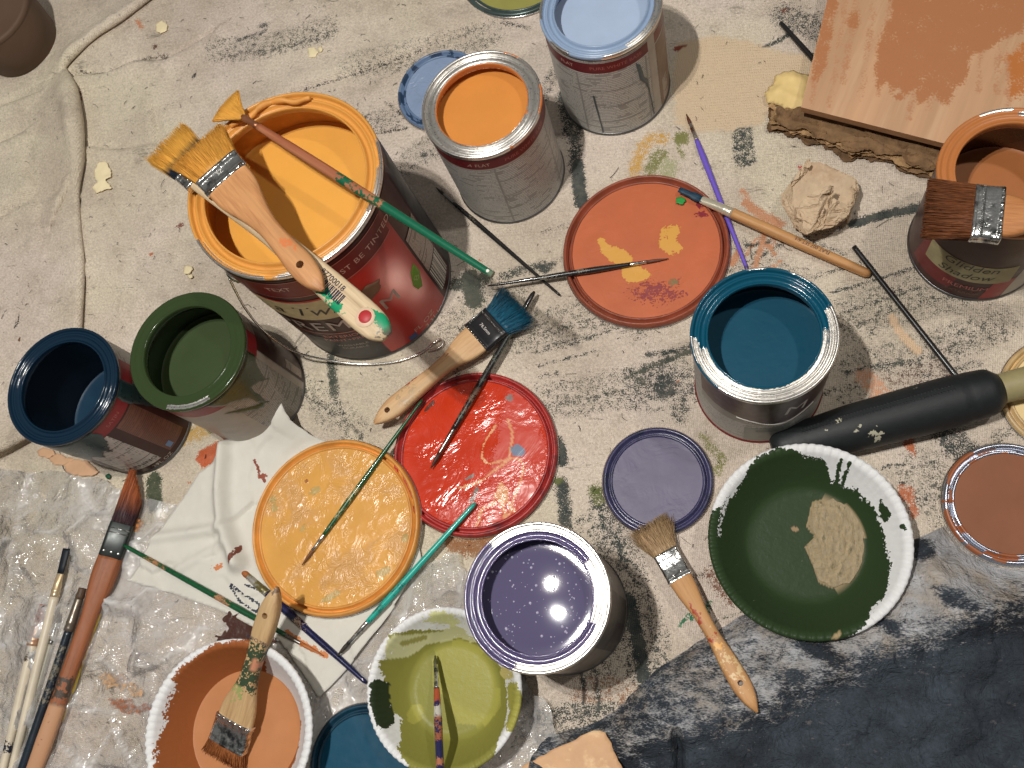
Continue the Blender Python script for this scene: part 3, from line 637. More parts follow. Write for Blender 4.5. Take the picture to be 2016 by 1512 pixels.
# --- pale blue quart tin
BC = srgb(164, 180, 204)
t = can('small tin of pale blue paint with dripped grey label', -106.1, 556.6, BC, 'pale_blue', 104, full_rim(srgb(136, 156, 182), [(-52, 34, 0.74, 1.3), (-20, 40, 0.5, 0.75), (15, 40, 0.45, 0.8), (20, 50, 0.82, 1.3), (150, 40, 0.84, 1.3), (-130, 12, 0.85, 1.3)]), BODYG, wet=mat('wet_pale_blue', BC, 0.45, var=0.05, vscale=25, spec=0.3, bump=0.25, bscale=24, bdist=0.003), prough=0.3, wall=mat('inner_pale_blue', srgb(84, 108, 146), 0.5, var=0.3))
lab = patch('label', -180, 180, 3.5, 117, 53.25, GREYLAB, t)
patch('red_band', -180, 180, 100, 114, 53.4, pr('band2', srgb(108, 30, 36)), lab); ctext('lettering', 'PURE WHITE BASE', 6.0, -74, 107, 53.6, pr('rose2', srgb(176, 96, 90)), lab); ctext('lettering', 'FLAT', 6.2, -124, 107, 53.6, pr('pale_ink', srgb(206, 168, 152)), lab)
for a in (-117, -46): patch('column_gap', a - 1.0, a + 1.0, 4, 98, 53.4, pr('gap', srgb(150, 148, 142)), lab, 2)
patch('pale_stripe', -40, -30, 4, 116, 53.45, pr('stripe', srgb(178, 170, 160)), lab); patch('brown_panel', -29, 40, 4, 98, 53.45, pr('brown_panel', srgb(126, 98, 80)), lab); patch('barcode_panel', -24, -12, 8, 40, 53.6, microtext('label_taupe', srgb(128, 110, 100), srgb(196, 180, 168), 2.6), lab)
for z in (72, 48, 24): patch('rule_line', -96, -50, z, z + 0.8, 53.4, pr('gap', srgb(150, 148, 142)), lab)
DRIP = mat('dried_drip', srgb(60, 76, 82), 0.35, var=0.1)
cells('paint_drip', [(-56, 99), (-51, 92), (-49, 74), (-44.5, 64), (-43.5, 40), (-41.2, 6), (-42.8, 6), (-45, 45), (-47.5, 60), (-53, 70), (-55, 88)], 53.4, DRIP, lab, 0.7, 0.4, 3)
cells('paint_drip', [(-103, 66), (-101, 66), (-99.6, 5), (-101, 5)], 53.4, DRIP, lab, 0.6, 0.3, 4)

# --- green quart tin: rim flooded with green paint
GC = srgb(66, 88, 48)
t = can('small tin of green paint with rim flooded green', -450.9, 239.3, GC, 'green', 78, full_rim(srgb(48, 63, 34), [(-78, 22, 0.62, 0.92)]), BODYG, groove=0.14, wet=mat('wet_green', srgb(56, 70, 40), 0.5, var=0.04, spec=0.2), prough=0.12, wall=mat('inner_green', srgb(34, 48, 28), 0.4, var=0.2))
lab = patch('label', -180, 180, 3.5, 117, 53.25, GREYLAB2, t)
patch('red_band', -110, 24, 100, 117, 53.4, pr('band3', srgb(140, 34, 40)), lab); patch('maroon_panel', 9, 62, 4, 100, 53.4, pr('maroon_dark', DMAR), lab); patch('barcode_panel', 12, 22, 8, 42, 53.55, microtext('label_taupe', srgb(128, 110, 100), srgb(196, 180, 168), 2.6), lab)
patch('pale_stripe', 1, 8, 4, 100, 53.45, pr('stripe', srgb(178, 170, 160)), lab); patch('pale_panel', -112, -52, 4, 100, 53.4, pr('stripe2', srgb(168, 160, 150)), lab)
GD = mat('green_drip', srgb(46, 62, 36), 0.3, var=0.1)
cells('paint_drip', [(-66, 118), (2, 118), (2, 104), (-6, 96), (-12, 76), (-10, 70), (-17, 84), (-26, 92), (-30, 62), (-28, 54), (-33, 60), (-36, 84), (-44, 96), (-56, 104)], 53.5, GD, lab, 0.8, 1.0, 8)
cells('paint_drip', [(-64, 92), (-52, 76), (-42, 62), (-36, 56), (-30, 60), (-40, 70), (-54, 86)], 53.5, GD, lab, 0.8, 0.6, 9)

# --- dark blue quart tin, nearly empty
NC = srgb(16, 50, 72)
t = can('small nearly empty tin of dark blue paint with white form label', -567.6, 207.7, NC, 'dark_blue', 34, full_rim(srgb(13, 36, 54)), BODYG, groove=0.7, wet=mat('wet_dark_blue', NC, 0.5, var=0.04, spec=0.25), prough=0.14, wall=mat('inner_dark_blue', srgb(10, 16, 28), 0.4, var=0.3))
lab = patch('label', -180, 180, 3.5, 117, 53.25, GREYLAB2, t)
patch('maroon_panel', -98, 4, 4, 117, 53.35, pr('maroon_dark', DMAR), lab); patch('red_band', -50, 30, 100, 117, 53.45, pr('band3', srgb(140, 34, 40)), lab); ctext('lettering', 'SATIN', 6, -30, 108, 53.7, pr('rose2', srgb(176, 96, 90)), lab)
patch('brown_panel', -36, -9, 12, 98, 53.5, microtext('label_brown', srgb(124, 72, 54), srgb(86, 44, 36), 2.6), lab); patch('white_form', -88, -47, 14, 99, 53.5, microtext('label_white', srgb(200, 190, 184), srgb(48, 46, 46), 6.5, 0.42), lab)
for z in (32, 58, 76): patch('rule_line', -88, -47, z, z + 0.7, 53.6, pr('pencil', srgb(52, 48, 44)), lab)
ctext('lettering', 'WARNING', 8, -68, 22, 53.65, pr('pencil', srgb(52, 48, 44)), lab); ctext('lettering', 'FL OZ', 7, -47, 8, 53.65, pr('silver_ink', srgb(186, 176, 166)), lab); ctext('lettering', '29', 7, -58, 8, 53.65, pr('silver_ink', srgb(186, 176, 166)), lab)
patch('blue_mark', -33, -27, 15, 24, 53.6, pr('blue2', srgb(110, 140, 180)), lab)
BD = mat('blue_drip', srgb(28, 52, 54), 0.3, var=0.15)
cells('paint_drip', [(-140, 118), (-50, 118), (-48, 108), (-52, 92), (-58, 84), (-62, 72), (-66, 80), (-74, 66), (-82, 74), (-92, 62), (-110, 80), (-140, 84)], 53.6, BD, lab, 0.9, 1.2, 11)
cells('paint_drip', [(-10, 118), (8, 118), (10, 90), (4, 62), (-2, 50), (-5, 80), (-10, 100)], 53.6, BD, lab, 0.9, 1.0, 12)

# --- teal quart tin
TC = srgb(14, 78, 100)
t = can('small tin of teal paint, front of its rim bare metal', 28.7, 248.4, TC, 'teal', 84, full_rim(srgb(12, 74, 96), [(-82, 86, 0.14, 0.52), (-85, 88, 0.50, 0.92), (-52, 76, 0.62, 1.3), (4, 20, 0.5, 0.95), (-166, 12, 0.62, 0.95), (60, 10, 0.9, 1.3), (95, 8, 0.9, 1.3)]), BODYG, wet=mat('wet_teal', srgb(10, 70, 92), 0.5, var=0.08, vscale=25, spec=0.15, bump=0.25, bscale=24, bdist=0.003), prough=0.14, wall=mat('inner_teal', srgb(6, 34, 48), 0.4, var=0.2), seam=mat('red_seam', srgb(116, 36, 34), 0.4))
lab = patch('label', -180, 180, 3.5, 117, 53.25, GREYLAB, t)
def mst(st, A, Z):
    st.col[:] = DMAR; st.cov = np.clip((Z - (74 - 16 * np.exp(-((A + 75) / 26) ** 2))) / 4, -1, 1)
patch('maroon_panel', -150, -20, 56, 117, 53.4, mat('print_maroon_arc', srgb(138, 134, 126), 0.35, stain=True, srough=0.35, samp=0.3), lab, 0, mst)
V, F = tube(wrap(np.stack([np.linspace(-34, 30, 40), 70 - 14 * np.exp(-((np.linspace(-34, 30, 40) - 2) / 20) ** 2)], 1), -75, 0, 53.5), 0.55, 6); mesh('white_arc', V, F, pr('white_ink', WHITE), lab)
ctext('lettering', 'M', 26, -62, 86, 53.65, pr('white_ink', WHITE), lab, 0, -0.15); ctext('lettering', 'PREMIUM', 6, -88, 62, 53.65, pr('pencil', srgb(52, 48, 44)), lab, 0, -0.08)
patch('info_box', -104, -64, 6, 46, 53.5, pr('box', srgb(140, 144, 136)), lab); patch('rule_line', -94, -70, 36, 37.4, 53.65, pr('pencil', srgb(52, 48, 44)), lab); patch('rule_line', -94, -70, 40, 41, 53.65, pr('pencil', srgb(52, 48, 44)), lab)

# --- purple quart tin with glossy paint
PC = srgb(88, 82, 112)
def prim(st, ph, q, dz):
    d = np.abs((ph - 195 + 180) % 360 - 180); e = np.abs((ph - 8 + 180) % 360 - 180)      # paint covers the left of the rim, and its inner ring all but the right
    c = np.where(q > 0.50, (60 - d) / 8, (e - 30) / 8); c = np.maximum(c, (0.10 - q) / 0.04)
    st.cov = np.clip(c * 1.6, -2.5, 1); st.col[:] = srgb(82, 72, 112)
t = NT('wet_purple'); b = t.b; b.inputs['Base Color'].default_value = PC; b.inputs['Roughness'].default_value = 0.018
b.inputs['Specular IOR Level'].default_value = 0.6
bub = t.n('ShaderNodeTexVoronoi'); t.l(t.coord(), bub.inputs['Vector']); bub.inputs['Scale'].default_value = 260
sel = t.ramp(t.noise(60, 2), 0.50, 0.60); hb = t.math('MULTIPLY', t.ramp(bub.outputs['Distance'], 0.12, 0.34, 1, 0), sel)
t.l(t.bump(t.noise(26, 2), 0.04, 0.001), b.inputs['Normal'])
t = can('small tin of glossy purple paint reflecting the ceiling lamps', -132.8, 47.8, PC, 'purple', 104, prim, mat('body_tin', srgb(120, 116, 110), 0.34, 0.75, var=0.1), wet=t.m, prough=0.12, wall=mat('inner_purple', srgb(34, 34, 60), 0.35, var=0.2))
rb_ = np.random.default_rng(17); bl_ = []
for k in range(230):
    a = rb_.uniform(0, 6.283); q = math.sqrt(rb_.random()) * 46; x, y = q * math.cos(a), q * math.sin(a)
    if vnoise(np.array([x / 11]), np.array([y / 11]), 9)[0] < 0.42: continue
    s_ = rb_.uniform(0.25, 0.75) if k % 9 else 1.1; V, F = lathe([(1, 0), (0.8, 0.55), (0.35, 0.9), (0.05, 1)], 8); bl_.append((V * s_ + np.array([x, y, 103.95]), F))
V, F = join(bl_); mesh('foam_bubbles', V, F, mat('bubble_foam', srgb(190, 186, 206), 0.08, var=0.0, spec=1.0), t, kind='stuff')
lab = patch('label', -70, 80, 3.5, 117, 53.25, pr('grey3', srgb(120, 114, 106)), t); patch('dark_panel', -38, 10, 4, 117, 53.4, pr('dark3', srgb(72, 66, 62)), lab); patch('charcoal_panel', -30, -12, 4, 60, 53.5, pr('dark4', srgb(54, 44, 48)), lab)

# --- orange-brown tin at the right edge
RC = srgb(166, 102, 54)
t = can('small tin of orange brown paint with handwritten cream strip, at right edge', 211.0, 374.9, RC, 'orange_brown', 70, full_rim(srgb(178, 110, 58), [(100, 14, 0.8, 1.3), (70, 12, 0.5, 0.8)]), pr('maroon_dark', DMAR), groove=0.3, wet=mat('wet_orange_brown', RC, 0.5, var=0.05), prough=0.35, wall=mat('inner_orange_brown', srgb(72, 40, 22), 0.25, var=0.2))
lab = patch('label', -180, 180, 3.5, 117, 53.25, pr('maroon_dark', DMAR), t)
patch('red_panel', -165, -120, 14, 60, 53.4, pr('deep_red', srgb(112, 26, 32)), lab, 6); patch('red_panel', -92, -74, 4, 40, 53.4, pr('deep_red2', srgb(160, 44, 42)), lab, 6); patch('white_panel', -73, -30, 4, 72, 53.45, pr('stripe', srgb(178, 170, 160)), lab, 8)
patch('cream_strip', -152, -74, 36, 66, 53.5, mat('print_cream2', srgb(160, 150, 112), 0.6, var=0.15, vscale=90), lab, 0)
ctext('handwriting', 'Glidden', 14, -112, 60, 53.7, pr('pencil', srgb(52, 48, 44)), lab, 0.2); ctext('handwriting', 'Shadow', 14, -114, 45, 53.7, pr('pencil', srgb(52, 48, 44)), lab, 0.35, 0.06)
ctext('lettering', 'PREMIUM', 9, -108, 24, 53.7, pr('rose2', srgb(176, 96, 90)), lab); ctext('lettering', 'EXTERIOR', 6, -108, 14, 53.7, pr('rose3', srgb(110, 70, 66)), lab)

# ------------------------------------------------------------------ can lids lying paint side up
def lid(label, cx, cy, z0, r, disc_mat, rim_m, stainf=None, hgt=5.0, discz=1.6, rimst=None, tilt=0.0, edge=None):
    t = empty('can_lid', label, 'lid', (cx, cy, z0), 'paint can lids lying on the cloth'); k = 1.12
    if tilt: t.rotation_euler = (tilt, 0, 0)
    V, F = lathe([(r - 3.5 * k, 0.3), (r - 0.8, 0.2), (r + 0.1, 0.9), (r, 1.7), (r - 0.9, 2.2)], 128); mesh('metal_edge', V, F, edge or METAL(), t)
    ri = r - 8.9 * k
    pr_ = [(r - 0.8, 2.0), (r - 1.2 * k, hgt * 0.80), (r - 2.2 * k, hgt), (r - 3.2 * k, hgt), (r - 4.2 * k, hgt * 0.9), (r - 4.6 * k, 0.6), (r - 6.4 * k, 0.5), (r - 6.7 * k, discz + 0.6), (r - 7.5 * k, discz + 1.3), (r - 8.4 * k, discz + 0.9), (ri, discz)]
    V, F = lathe(pr_, 160)
    wob = 1 + 0.004 * (vnoise(np.arctan2(V[:, 1], V[:, 0]) * 9 + 40, V[:, 2], int(abs(cx))) - 0.5); V[:, :2] *= wob[:, None]
    st = Stains(len(V))
    if rimst: rimst(st, V, (np.hypot(V[:, 0], V[:, 1]) - ri) / (r - ri))
    mesh('rim', V, F, rim_m, t, True, st)
    # central disc as a fine polar grid so that marks and wrinkles have room
    nr, na = int(ri / 1.6), 160; rr = np.linspace(0.5, ri + 0.1, nr); V, F = lathe([(q, 0) for q in rr], na); F.append(tuple(range(na - 1, -1, -1)))
    V[:, 2] = discz + 0.5 * (fbm(V[:, 0] / 18 + cx, V[:, 1] / 18 + cy, 5) - 0.5); V[-na:, 2] = discz
    st = Stains(len(V))
    if stainf: stainf(st, V, lambda x, y: at(x, y, z0 + discz)[:2] - np.array([cx, cy]))
    mesh('paint', V, flip(F) if False else [tuple(reversed(f)) for f in F], disc_mat, t, True, st)
    return t

def wrinkle(name, c, rough, bump, bscale, bdist=0.0012, c2=None, stain=True, srough=0.4, stretch=(1, 1, 1), rvar=0.0, coat=0.0, var=0.08, samp=0.8):
    """skin of half-dried paint"""
    if name in MATS: return MATS[name]
    t = NT(name); b = t.b; col = t.mix(t.ramp(t.noise(30, 4), 0.3, 0.7), tuple(v * (1 - var) for v in c[:3]) + (1,), tuple(min(1, v * (1 + var)) for v in c[:3]) + (1,))
    if c2: col = t.mix(t.ramp(t.noise(22, 5, None, 0.6, 0.6), 0.50, 0.58), col, c2)
    if stain:
        nn = t.math('ADD', t.math('MULTIPLY', t.ramp(t.noise(500, 2), 0.28, 0.72), 0.5), t.math('MULTIPLY', t.ramp(t.noise(140, 3), 0.28, 0.72), 0.5))
        mk = t.ramp(t.math('ADD', t.attr('cov'), t.math('MULTIPLY', t.math('SUBTRACT', nn, 0.5), 2.4 * samp)), -0.05, 0.05); col = t.mix(mk, col, t.attr('scol', 'Color'))
    t.put(b.inputs['Base Color'], col)
    r = t.math('ADD', rough, t.math('MULTIPLY', t.math('SUBTRACT', t.noise(35, 3), 0.5), rvar * 2), clamp=True)
    t.put(b.inputs['Roughness'], t.mixf(mk, r, srough) if stain else r); b.inputs['Coat Weight'].default_value = coat; b.inputs['Coat Roughness'].default_value = 0.08
    mp = t.mapping(stretch); h = t.noise(bscale, 5, mp, 0.55, 0.9); f = t.n('ShaderNodeMath', operation='ABSOLUTE'); t.l(t.math('SUBTRACT', h, 0.5), f.inputs[0])
    n0 = t.bump(t.math('MULTIPLY', f.outputs[0], t.ramp(t.noise(20, 3, None, 0.5, 0.5), 0.38, 0.62, 0.12, 1.25)), bump, bdist)
    if stain: n0 = t.bump(mk, 0.5, 0.0006, n0)
    t.l(n0, b.inputs['Normal']); MATS[name] = t.m; return t.m

# terracotta lid with dabs of gold
TL = srgb(186, 96, 56)
def tst(st, V, p):
    G = srgb(212, 156, 72)
    st.add(sd_poly(V, [p(*q) for q in ((1178, 468), (1186, 466), (1196, 482), (1225, 490), (1245, 505), (1242, 518), (1262, 525), (1282, 540), (1270, 552), (1238, 558), (1226, 545), (1222, 525), (1200, 512), (1184, 496), (1176, 480))]), 2.5, G, 0.75)
    st.add(sd_poly(V, [p(*q) for q in ((1302, 452), (1322, 444), (1342, 446), (1332, 470), (1345, 488), (1335, 500), (1318, 502), (1305, 492), (1296, 478))]), 4, G, 0.45)
    st.add(sd_ell(V, p(1295, 574), 18, 9), 12, srgb(140, 60, 62), 0.0); st.add(sd_ell(V, p(1378, 405), 3, 4), 2.5, srgb(130, 36, 48), 0.6); st.add(sd_ell(V, p(1382, 422), 5, 3), 3, srgb(130, 36, 48), 0.4); st.add(sd_ell(V, p(1325, 556), 4, 4), 3, srgb(134, 110, 74), 0.2)
TLR = mat('rim_terracotta', srgb(134, 66, 44), 0.42, var=0.25, vscale=40, bump=0.5, bscale=260, bdist=0.0008)
lid('large terracotta painted lid with two gold dabs', -71.8, 376.3, 0.5, 78.0, wrinkle('lid_terracotta', TL, 0.6, 0.6, 38, 0.0016, srough=0.4), TLR, tst, 9.0, 6.0)
# red lid with cream squiggles
def rst(st, V, p):
    PK = srgb(206, 92, 76); CR = srgb(216, 152, 104); GY = srgb(134, 118, 112)
    st.add(sd_poly(V, [p(*q) for q in ((1000, 765), (1055, 800), (1078, 900), (1060, 980), (1000, 1035), (920, 1040), (860, 1010), (900, 985), (960, 950), (975, 880), (985, 820))]), 9, srgb(198, 70, 54), 0.9)
    f = lambda pts, w, c, mx=0.8, so=1.5: st.over(sd_line(V, smooth_line(np.array([p(*q) for q in pts]), 5), w), so, c, mx)
    f([(1000, 828), (1008, 852), (1006, 880), (1000, 905), (975, 925), (940, 950), (900, 962)], 2.2, CR); f([(975, 838), (955, 870), (950, 900), (962, 912), (985, 908)], 2.0, CR); f([(985, 908), (1015, 902), (1030, 918), (1022, 955), (1010, 985), (1002, 1015)], 1.8, CR, 0.6); f([(940, 1036), (948, 1005), (975, 990)], 2.2, CR, 0.6); f([(990, 995), (996, 1020)], 3, CR, 0.6); f([(1000, 990), (1015, 1010)], 3, CR, 0.6)
    st.over(sd_poly(V, [p(*q) for q in ((985, 946), (1000, 962), (1002, 985), (988, 995), (972, 978))]), 1.5, CR, 0.9)
    st.over(sd_ell(V, p(1003, 784), 3.6, 3.2), 1.2, GY); st.over(sd_poly(V, [p(*q) for q in ((1004, 880), (1020, 874), (1035, 884), (1030, 898), (1008, 896))]), 1.5, srgb(110, 124, 146), 0.8)
    st.over(sd_line(V, np.array([p(918, 944), p(930, 936)]), 3), 1.2, GY, 0.7); st.over(sd_line(V, np.array([p(928, 985), p(940, 962)]), 4), 1.5, GY, 0.5); st.over(sd_line(V, np.array([p(838, 808), p(852, 792)]), 4), 1.2, srgb(96, 52, 44), 0.8)
lid('large glossy red painted lid with cream squiggles', -220.5, 180.1, 0.5, 77.2, wrinkle('lid_red', srgb(196, 54, 24), 0.18, 1.0, 24, 0.0045, rvar=0.12, srough=0.25, coat=0.4), mat('rim_red', srgb(160, 44, 40), 0.4, var=0.2, bump=0.4, bscale=260, col2=srgb(92, 22, 28), c2=(0.55, 0.68), c2scale=40), rst, 8.5, 5.8)
# yellow lid, glossy wrinkled skin
def yst(st, V, p):
    for x, y, a in ((620, 966, 5), (535, 985, 4), (540, 1000, 3), (755, 1125, 6), (650, 1175, 9), (596, 1040, 3), (800, 1060, 3)): st.add(sd_ell(V, p(x, y), a, 3.5, 0.5), 3, srgb(184, 156, 96), 0.4)
    st.add(sd_ell(V, p(603, 947), 1.6, 1.6), 1, srgb(150, 84, 40))
lid('large yellow painted lid with glossy wrinkles on paper towel', -344.1, 108.7, 6.5, 81.5, wrinkle('lid_yellow', srgb(214, 158, 80), 0.22, 1.0, 75, 0.0040, srgb(208, 156, 92), srough=0.3, rvar=0.14), mat('rim_yellow_lid', srgb(206, 142, 66), 0.42, var=0.18, bump=0.4, bscale=180), yst, 8.5, 6.2)
# purple lid
lid('small purple painted lid beside the dark green bowl', -56.2, 158.8, 0.5, 48.2, wrinkle('lid_purple', srgb(92, 86, 112), 0.5, 0.8, 34, 0.0016, stain=False), mat('rim_purple_lid', srgb(60, 58, 92), 0.25, var=0.2, col2=srgb(40, 44, 66), c2scale=60), None, 6.5, 4.6)
# pale blue lid
def bst(st, V, q):
    d = vnoise(np.arctan2(V[:, 1], V[:, 0]) * 7 + 30, q * 2, 8); st.cov = np.clip((d - 0.58) / 0.2, -1, 0.8); st.col[:] = srgb(48, 66, 92)
lid('small pale blue painted lid behind the orange tin', -287.4, 567.1, 0.5, 48.5, wrinkle('lid_pale_blue', srgb(132, 150, 178), 0.22, 1.0, 90, 0.003, stain=False), mat('rim_blue_lid', srgb(100, 122, 152), 0.35, stain=True, srough=0.3, sscale=(300, 90)), None, 6.5, 4.6, bst)
# brown lid, right edge
def brst(st, V, q):
    d = vnoise(np.arctan2(V[:, 1], V[:, 0]) * 5 + 30, q * 3, 3); st.cov = np.clip((d - 0.66) / 0.2, -2, 0.9); st.col[:] = srgb(150, 86, 50)
lid('small brown painted lid with shiny metal edge at the right', 219.5, 147.0, 0.5, 49.9, wrinkle('lid_brown', srgb(134, 82, 54), 0.7, 0.4, 30, 0.001, stain=False), mat('rim_brown_lid', (0.36, 0.38, 0.44, 1), 0.25, 0.9, stain=True, srough=0.4, sscale=(300, 90)), None, 6.5, 4.6, brst)
# teal lid, bottom edge
lid('small teal painted lid between the two foam bowls', -293.8, -88.2, 3.5, 49.0, mat('lid_teal', srgb(12, 70, 94), 0.4, spec=0.2, var=0.06, bump=0.2, bscale=40), mat('rim_teal_lid', srgb(20, 54, 72), 0.3, var=0.3), None, 6.5, 4.4)
# olive lid, top edge
lid('olive painted lid at the top edge', -215.0, 716.0, 0.5, 66.0, wrinkle('lid_olive', srgb(150, 146, 78), 0.4, 0.4, 30, 0.001, stain=False), mat('rim_olive_lid', srgb(70, 84, 82), 0.3, 0.3, var=0.3), None, 5.0, 2.2)
# cream lid, right edge
lid('cream painted lid behind the black grip handle', 268.6, 237.2, 0.5, 50.0, wrinkle('lid_cream', srgb(226, 198, 142), 0.45, 0.3, 30, 0.001, stain=False), mat('rim_cream_lid', srgb(190, 160, 112), 0.4, var=0.2), None, 5.0, 4.6)

# ------------------------------------------------------------------ foam bowls
def bowl(label, cx, cy, R_, h, zfloor, stainf, srough, tilt=(0, 0), base_z=0.5):
    t = empty('foam_bowl', label, 'bowl', (cx, cy, base_z), 'foam bowls used as paint palettes'); t.rotation_euler = (tilt[0], tilt[1], 0)
    n = 240; a = np.arange(n) * 2 * np.pi / n; fl = 1.1 * np.sin(a * 72)
    prof = [(0.5, zfloor), (R_ * 0.3, zfloor), (R_ * 0.52, zfloor), (R_ * 0.60, zfloor + 0.8)] + [(R_ * (0.60 + 0.31 * q), zfloor + 0.8 + (h - zfloor - 3) * (q ** 1.25)) for q in np.linspace(0.08, 1, 22)] + [(R_ * 0.93, h - 1.0), (R_ * 0.955, h - 0.2), (R_ * 0.98, h), (R_, h - 0.8), (R_ + 0.2, h - 2.6), (R_ - 0.8, h - 3.6), (R_ * 0.9, h - 6)] + [(R_ * (0.88 - 0.30 * q), (h - 8) * (1 - q)) for q in np.linspace(0, 1, 6)] + [(0.5, 0.0)]
    # finer rings on the floor for the paint marks
    prof = [(q, zfloor) for q in np.linspace(0.5, R_ * 0.52, 26)] + prof[3:]
    V, F = lathe(prof, n); rr = np.hypot(V[:, 0], V[:, 1]); wall_ = (rr > R_ * 0.80) & (V[:, 2] > zfloor + 4)
    V[:, 2] += np.where(wall_, np.tile(fl, len(prof)) * np.clip((rr - R_ * 0.8) / (R_ * 0.12), 0, 1), 0)
    F.append(tuple(range(n - 1, -1, -1)))
    st = Stains(len(V)); stainf(st, V, lambda x, y, z: at(x, y, z + base_z)[:2] - np.array([cx, cy])); top = np.arange(len(V)) < n * (len(prof) - 9); st.cov[~top] = -2
    return t, V, F, st

def finish_bowl(t, V, F, st, key, srough, samp=1.0, sbump=0.4, bump=0.25, bscale=600, bdist=0.0002):
    m_ = mat('foam_' + key, srgb(222, 222, 222), 0.55, var=0.03, vscale=200, bump=bump, bscale=bscale, bdist=bdist, stain=True, srough=srough, sscale=(420, 130), samp=samp, sbump=sbump, spec=0.12)
    mesh('bowl', V, [tuple(reversed(f)) for f in F], m_, t, True, st)

# dark green bowl
DGP = srgb(46, 62, 38)
def gst(st, V, p):
    rr = np.hypot(V[:, 0], V[:, 1]); pts = [p(*q) for q in ((1530, 880, 36), (1565, 885, 34), (1590, 900, 30), (1625, 905, 30), (1640, 945, 24), (1690, 965, 22), (1730, 1010, 22), (1745, 1060, 24), (1755, 1110, 26), (1745, 1165, 30), (1715, 1205, 34), (1700, 1235, 36), (1640, 1275, 38), (1500, 1290, 38), (1380, 1180, 38), (1380, 1020, 38), (1420, 995, 36), (1450, 965, 33), (1485, 905, 35))]
    st.add(sd_poly(V, pts), 3.0, DGP, 1.0)
    q = p(1440, 1040, 30); st.cov = np.where((rr > 66) & (np.abs(np.arctan2(V[:, 1], V[:, 0]) - math.radians(172)) < 0.30) & (rr < 71), np.minimum(st.cov, 0.12), st.cov)  # coverage thinned at left: white specks stand in for gloss highlights
    for l in (((1650, 945, 28), (1655, 905, 34)), ((1662, 950, 28), (1672, 912, 34)), ((1735, 985, 30), (1745, 1020, 30)), ((1745, 1000, 31), (1750, 1012, 31)), ((1778, 1035, 37), (1781, 1040, 37))): st.add(sd_line(V, np.array([p(*a) for a in l]), 3.2), 1.4, DGP, 0.8)
    st.over(sd_poly(V, [p(*q) for q in ((1600, 985, 10), (1640, 976, 10), (1680, 1000, 10), (1705, 1050, 10), (1700, 1105, 10), (1675, 1150, 10), (1640, 1158, 10), (1612, 1145, 10), (1600, 1110, 10), (1585, 1075, 10), (1605, 1055, 10), (1588, 1035, 10))]), 2.2, srgb(150, 132, 100), 0.7)
    st.over(sd_ell(V, p(1566, 1040, 10), 3, 2), 1.5, srgb(150, 126, 96), 0.5); st.over(sd_poly(V, [p(*q) for q in ((1635, 1255, 37), (1655, 1240, 37), (1658, 1250, 37), (1645, 1262, 37))]), 2, srgb(160, 140, 104), 0.4)
t, V, F, st = bowl('white foam bowl coated with dark green paint and a tan patch', 64.5, 108.6, 77.1, 36, 5.0, gst, 0.3)
finish_bowl(t, V, F, st, 'green', 0.42, 1.0, 0.4, 0.6, 130, 0.0008)
V, F = grid_sheet(ragged(np.array([at(x, y, 9)[:2] - np.array([64.5, 108.6]) for x, y in ((1604, 990), (1640, 980), (1678, 1003), (1702, 1050), (1698, 1105), (1673, 1148), (1640, 1155), (1614, 1142), (1602, 1110), (1590, 1078), (1608, 1055), (1592, 1035))]), 1.0, 5, 2), 1.1)
pa = np.arctan2(V[:, 1] - 10, V[:, 0] - 8) * 22; pq = np.hypot(V[:, 0] - 8, V[:, 1] - 10); V[:, 2] = 5.2 + 1.7 * ridged(pq / 2.4, pa / 9, 4, 3) + 0.8 * fbm(V[:, 0] / 2, V[:, 1] / 2, 6); mesh('tan_paint', V, F, mat('tan_paint', srgb(150, 132, 100), 0.55, var=0.25, vscale=160, bump=0.9, bscale=260, bdist=0.001, stretch=(1.6, 0.7, 1), col2=srgb(92, 88, 60), c2=(0.55, 0.7), c2scale=150), t)

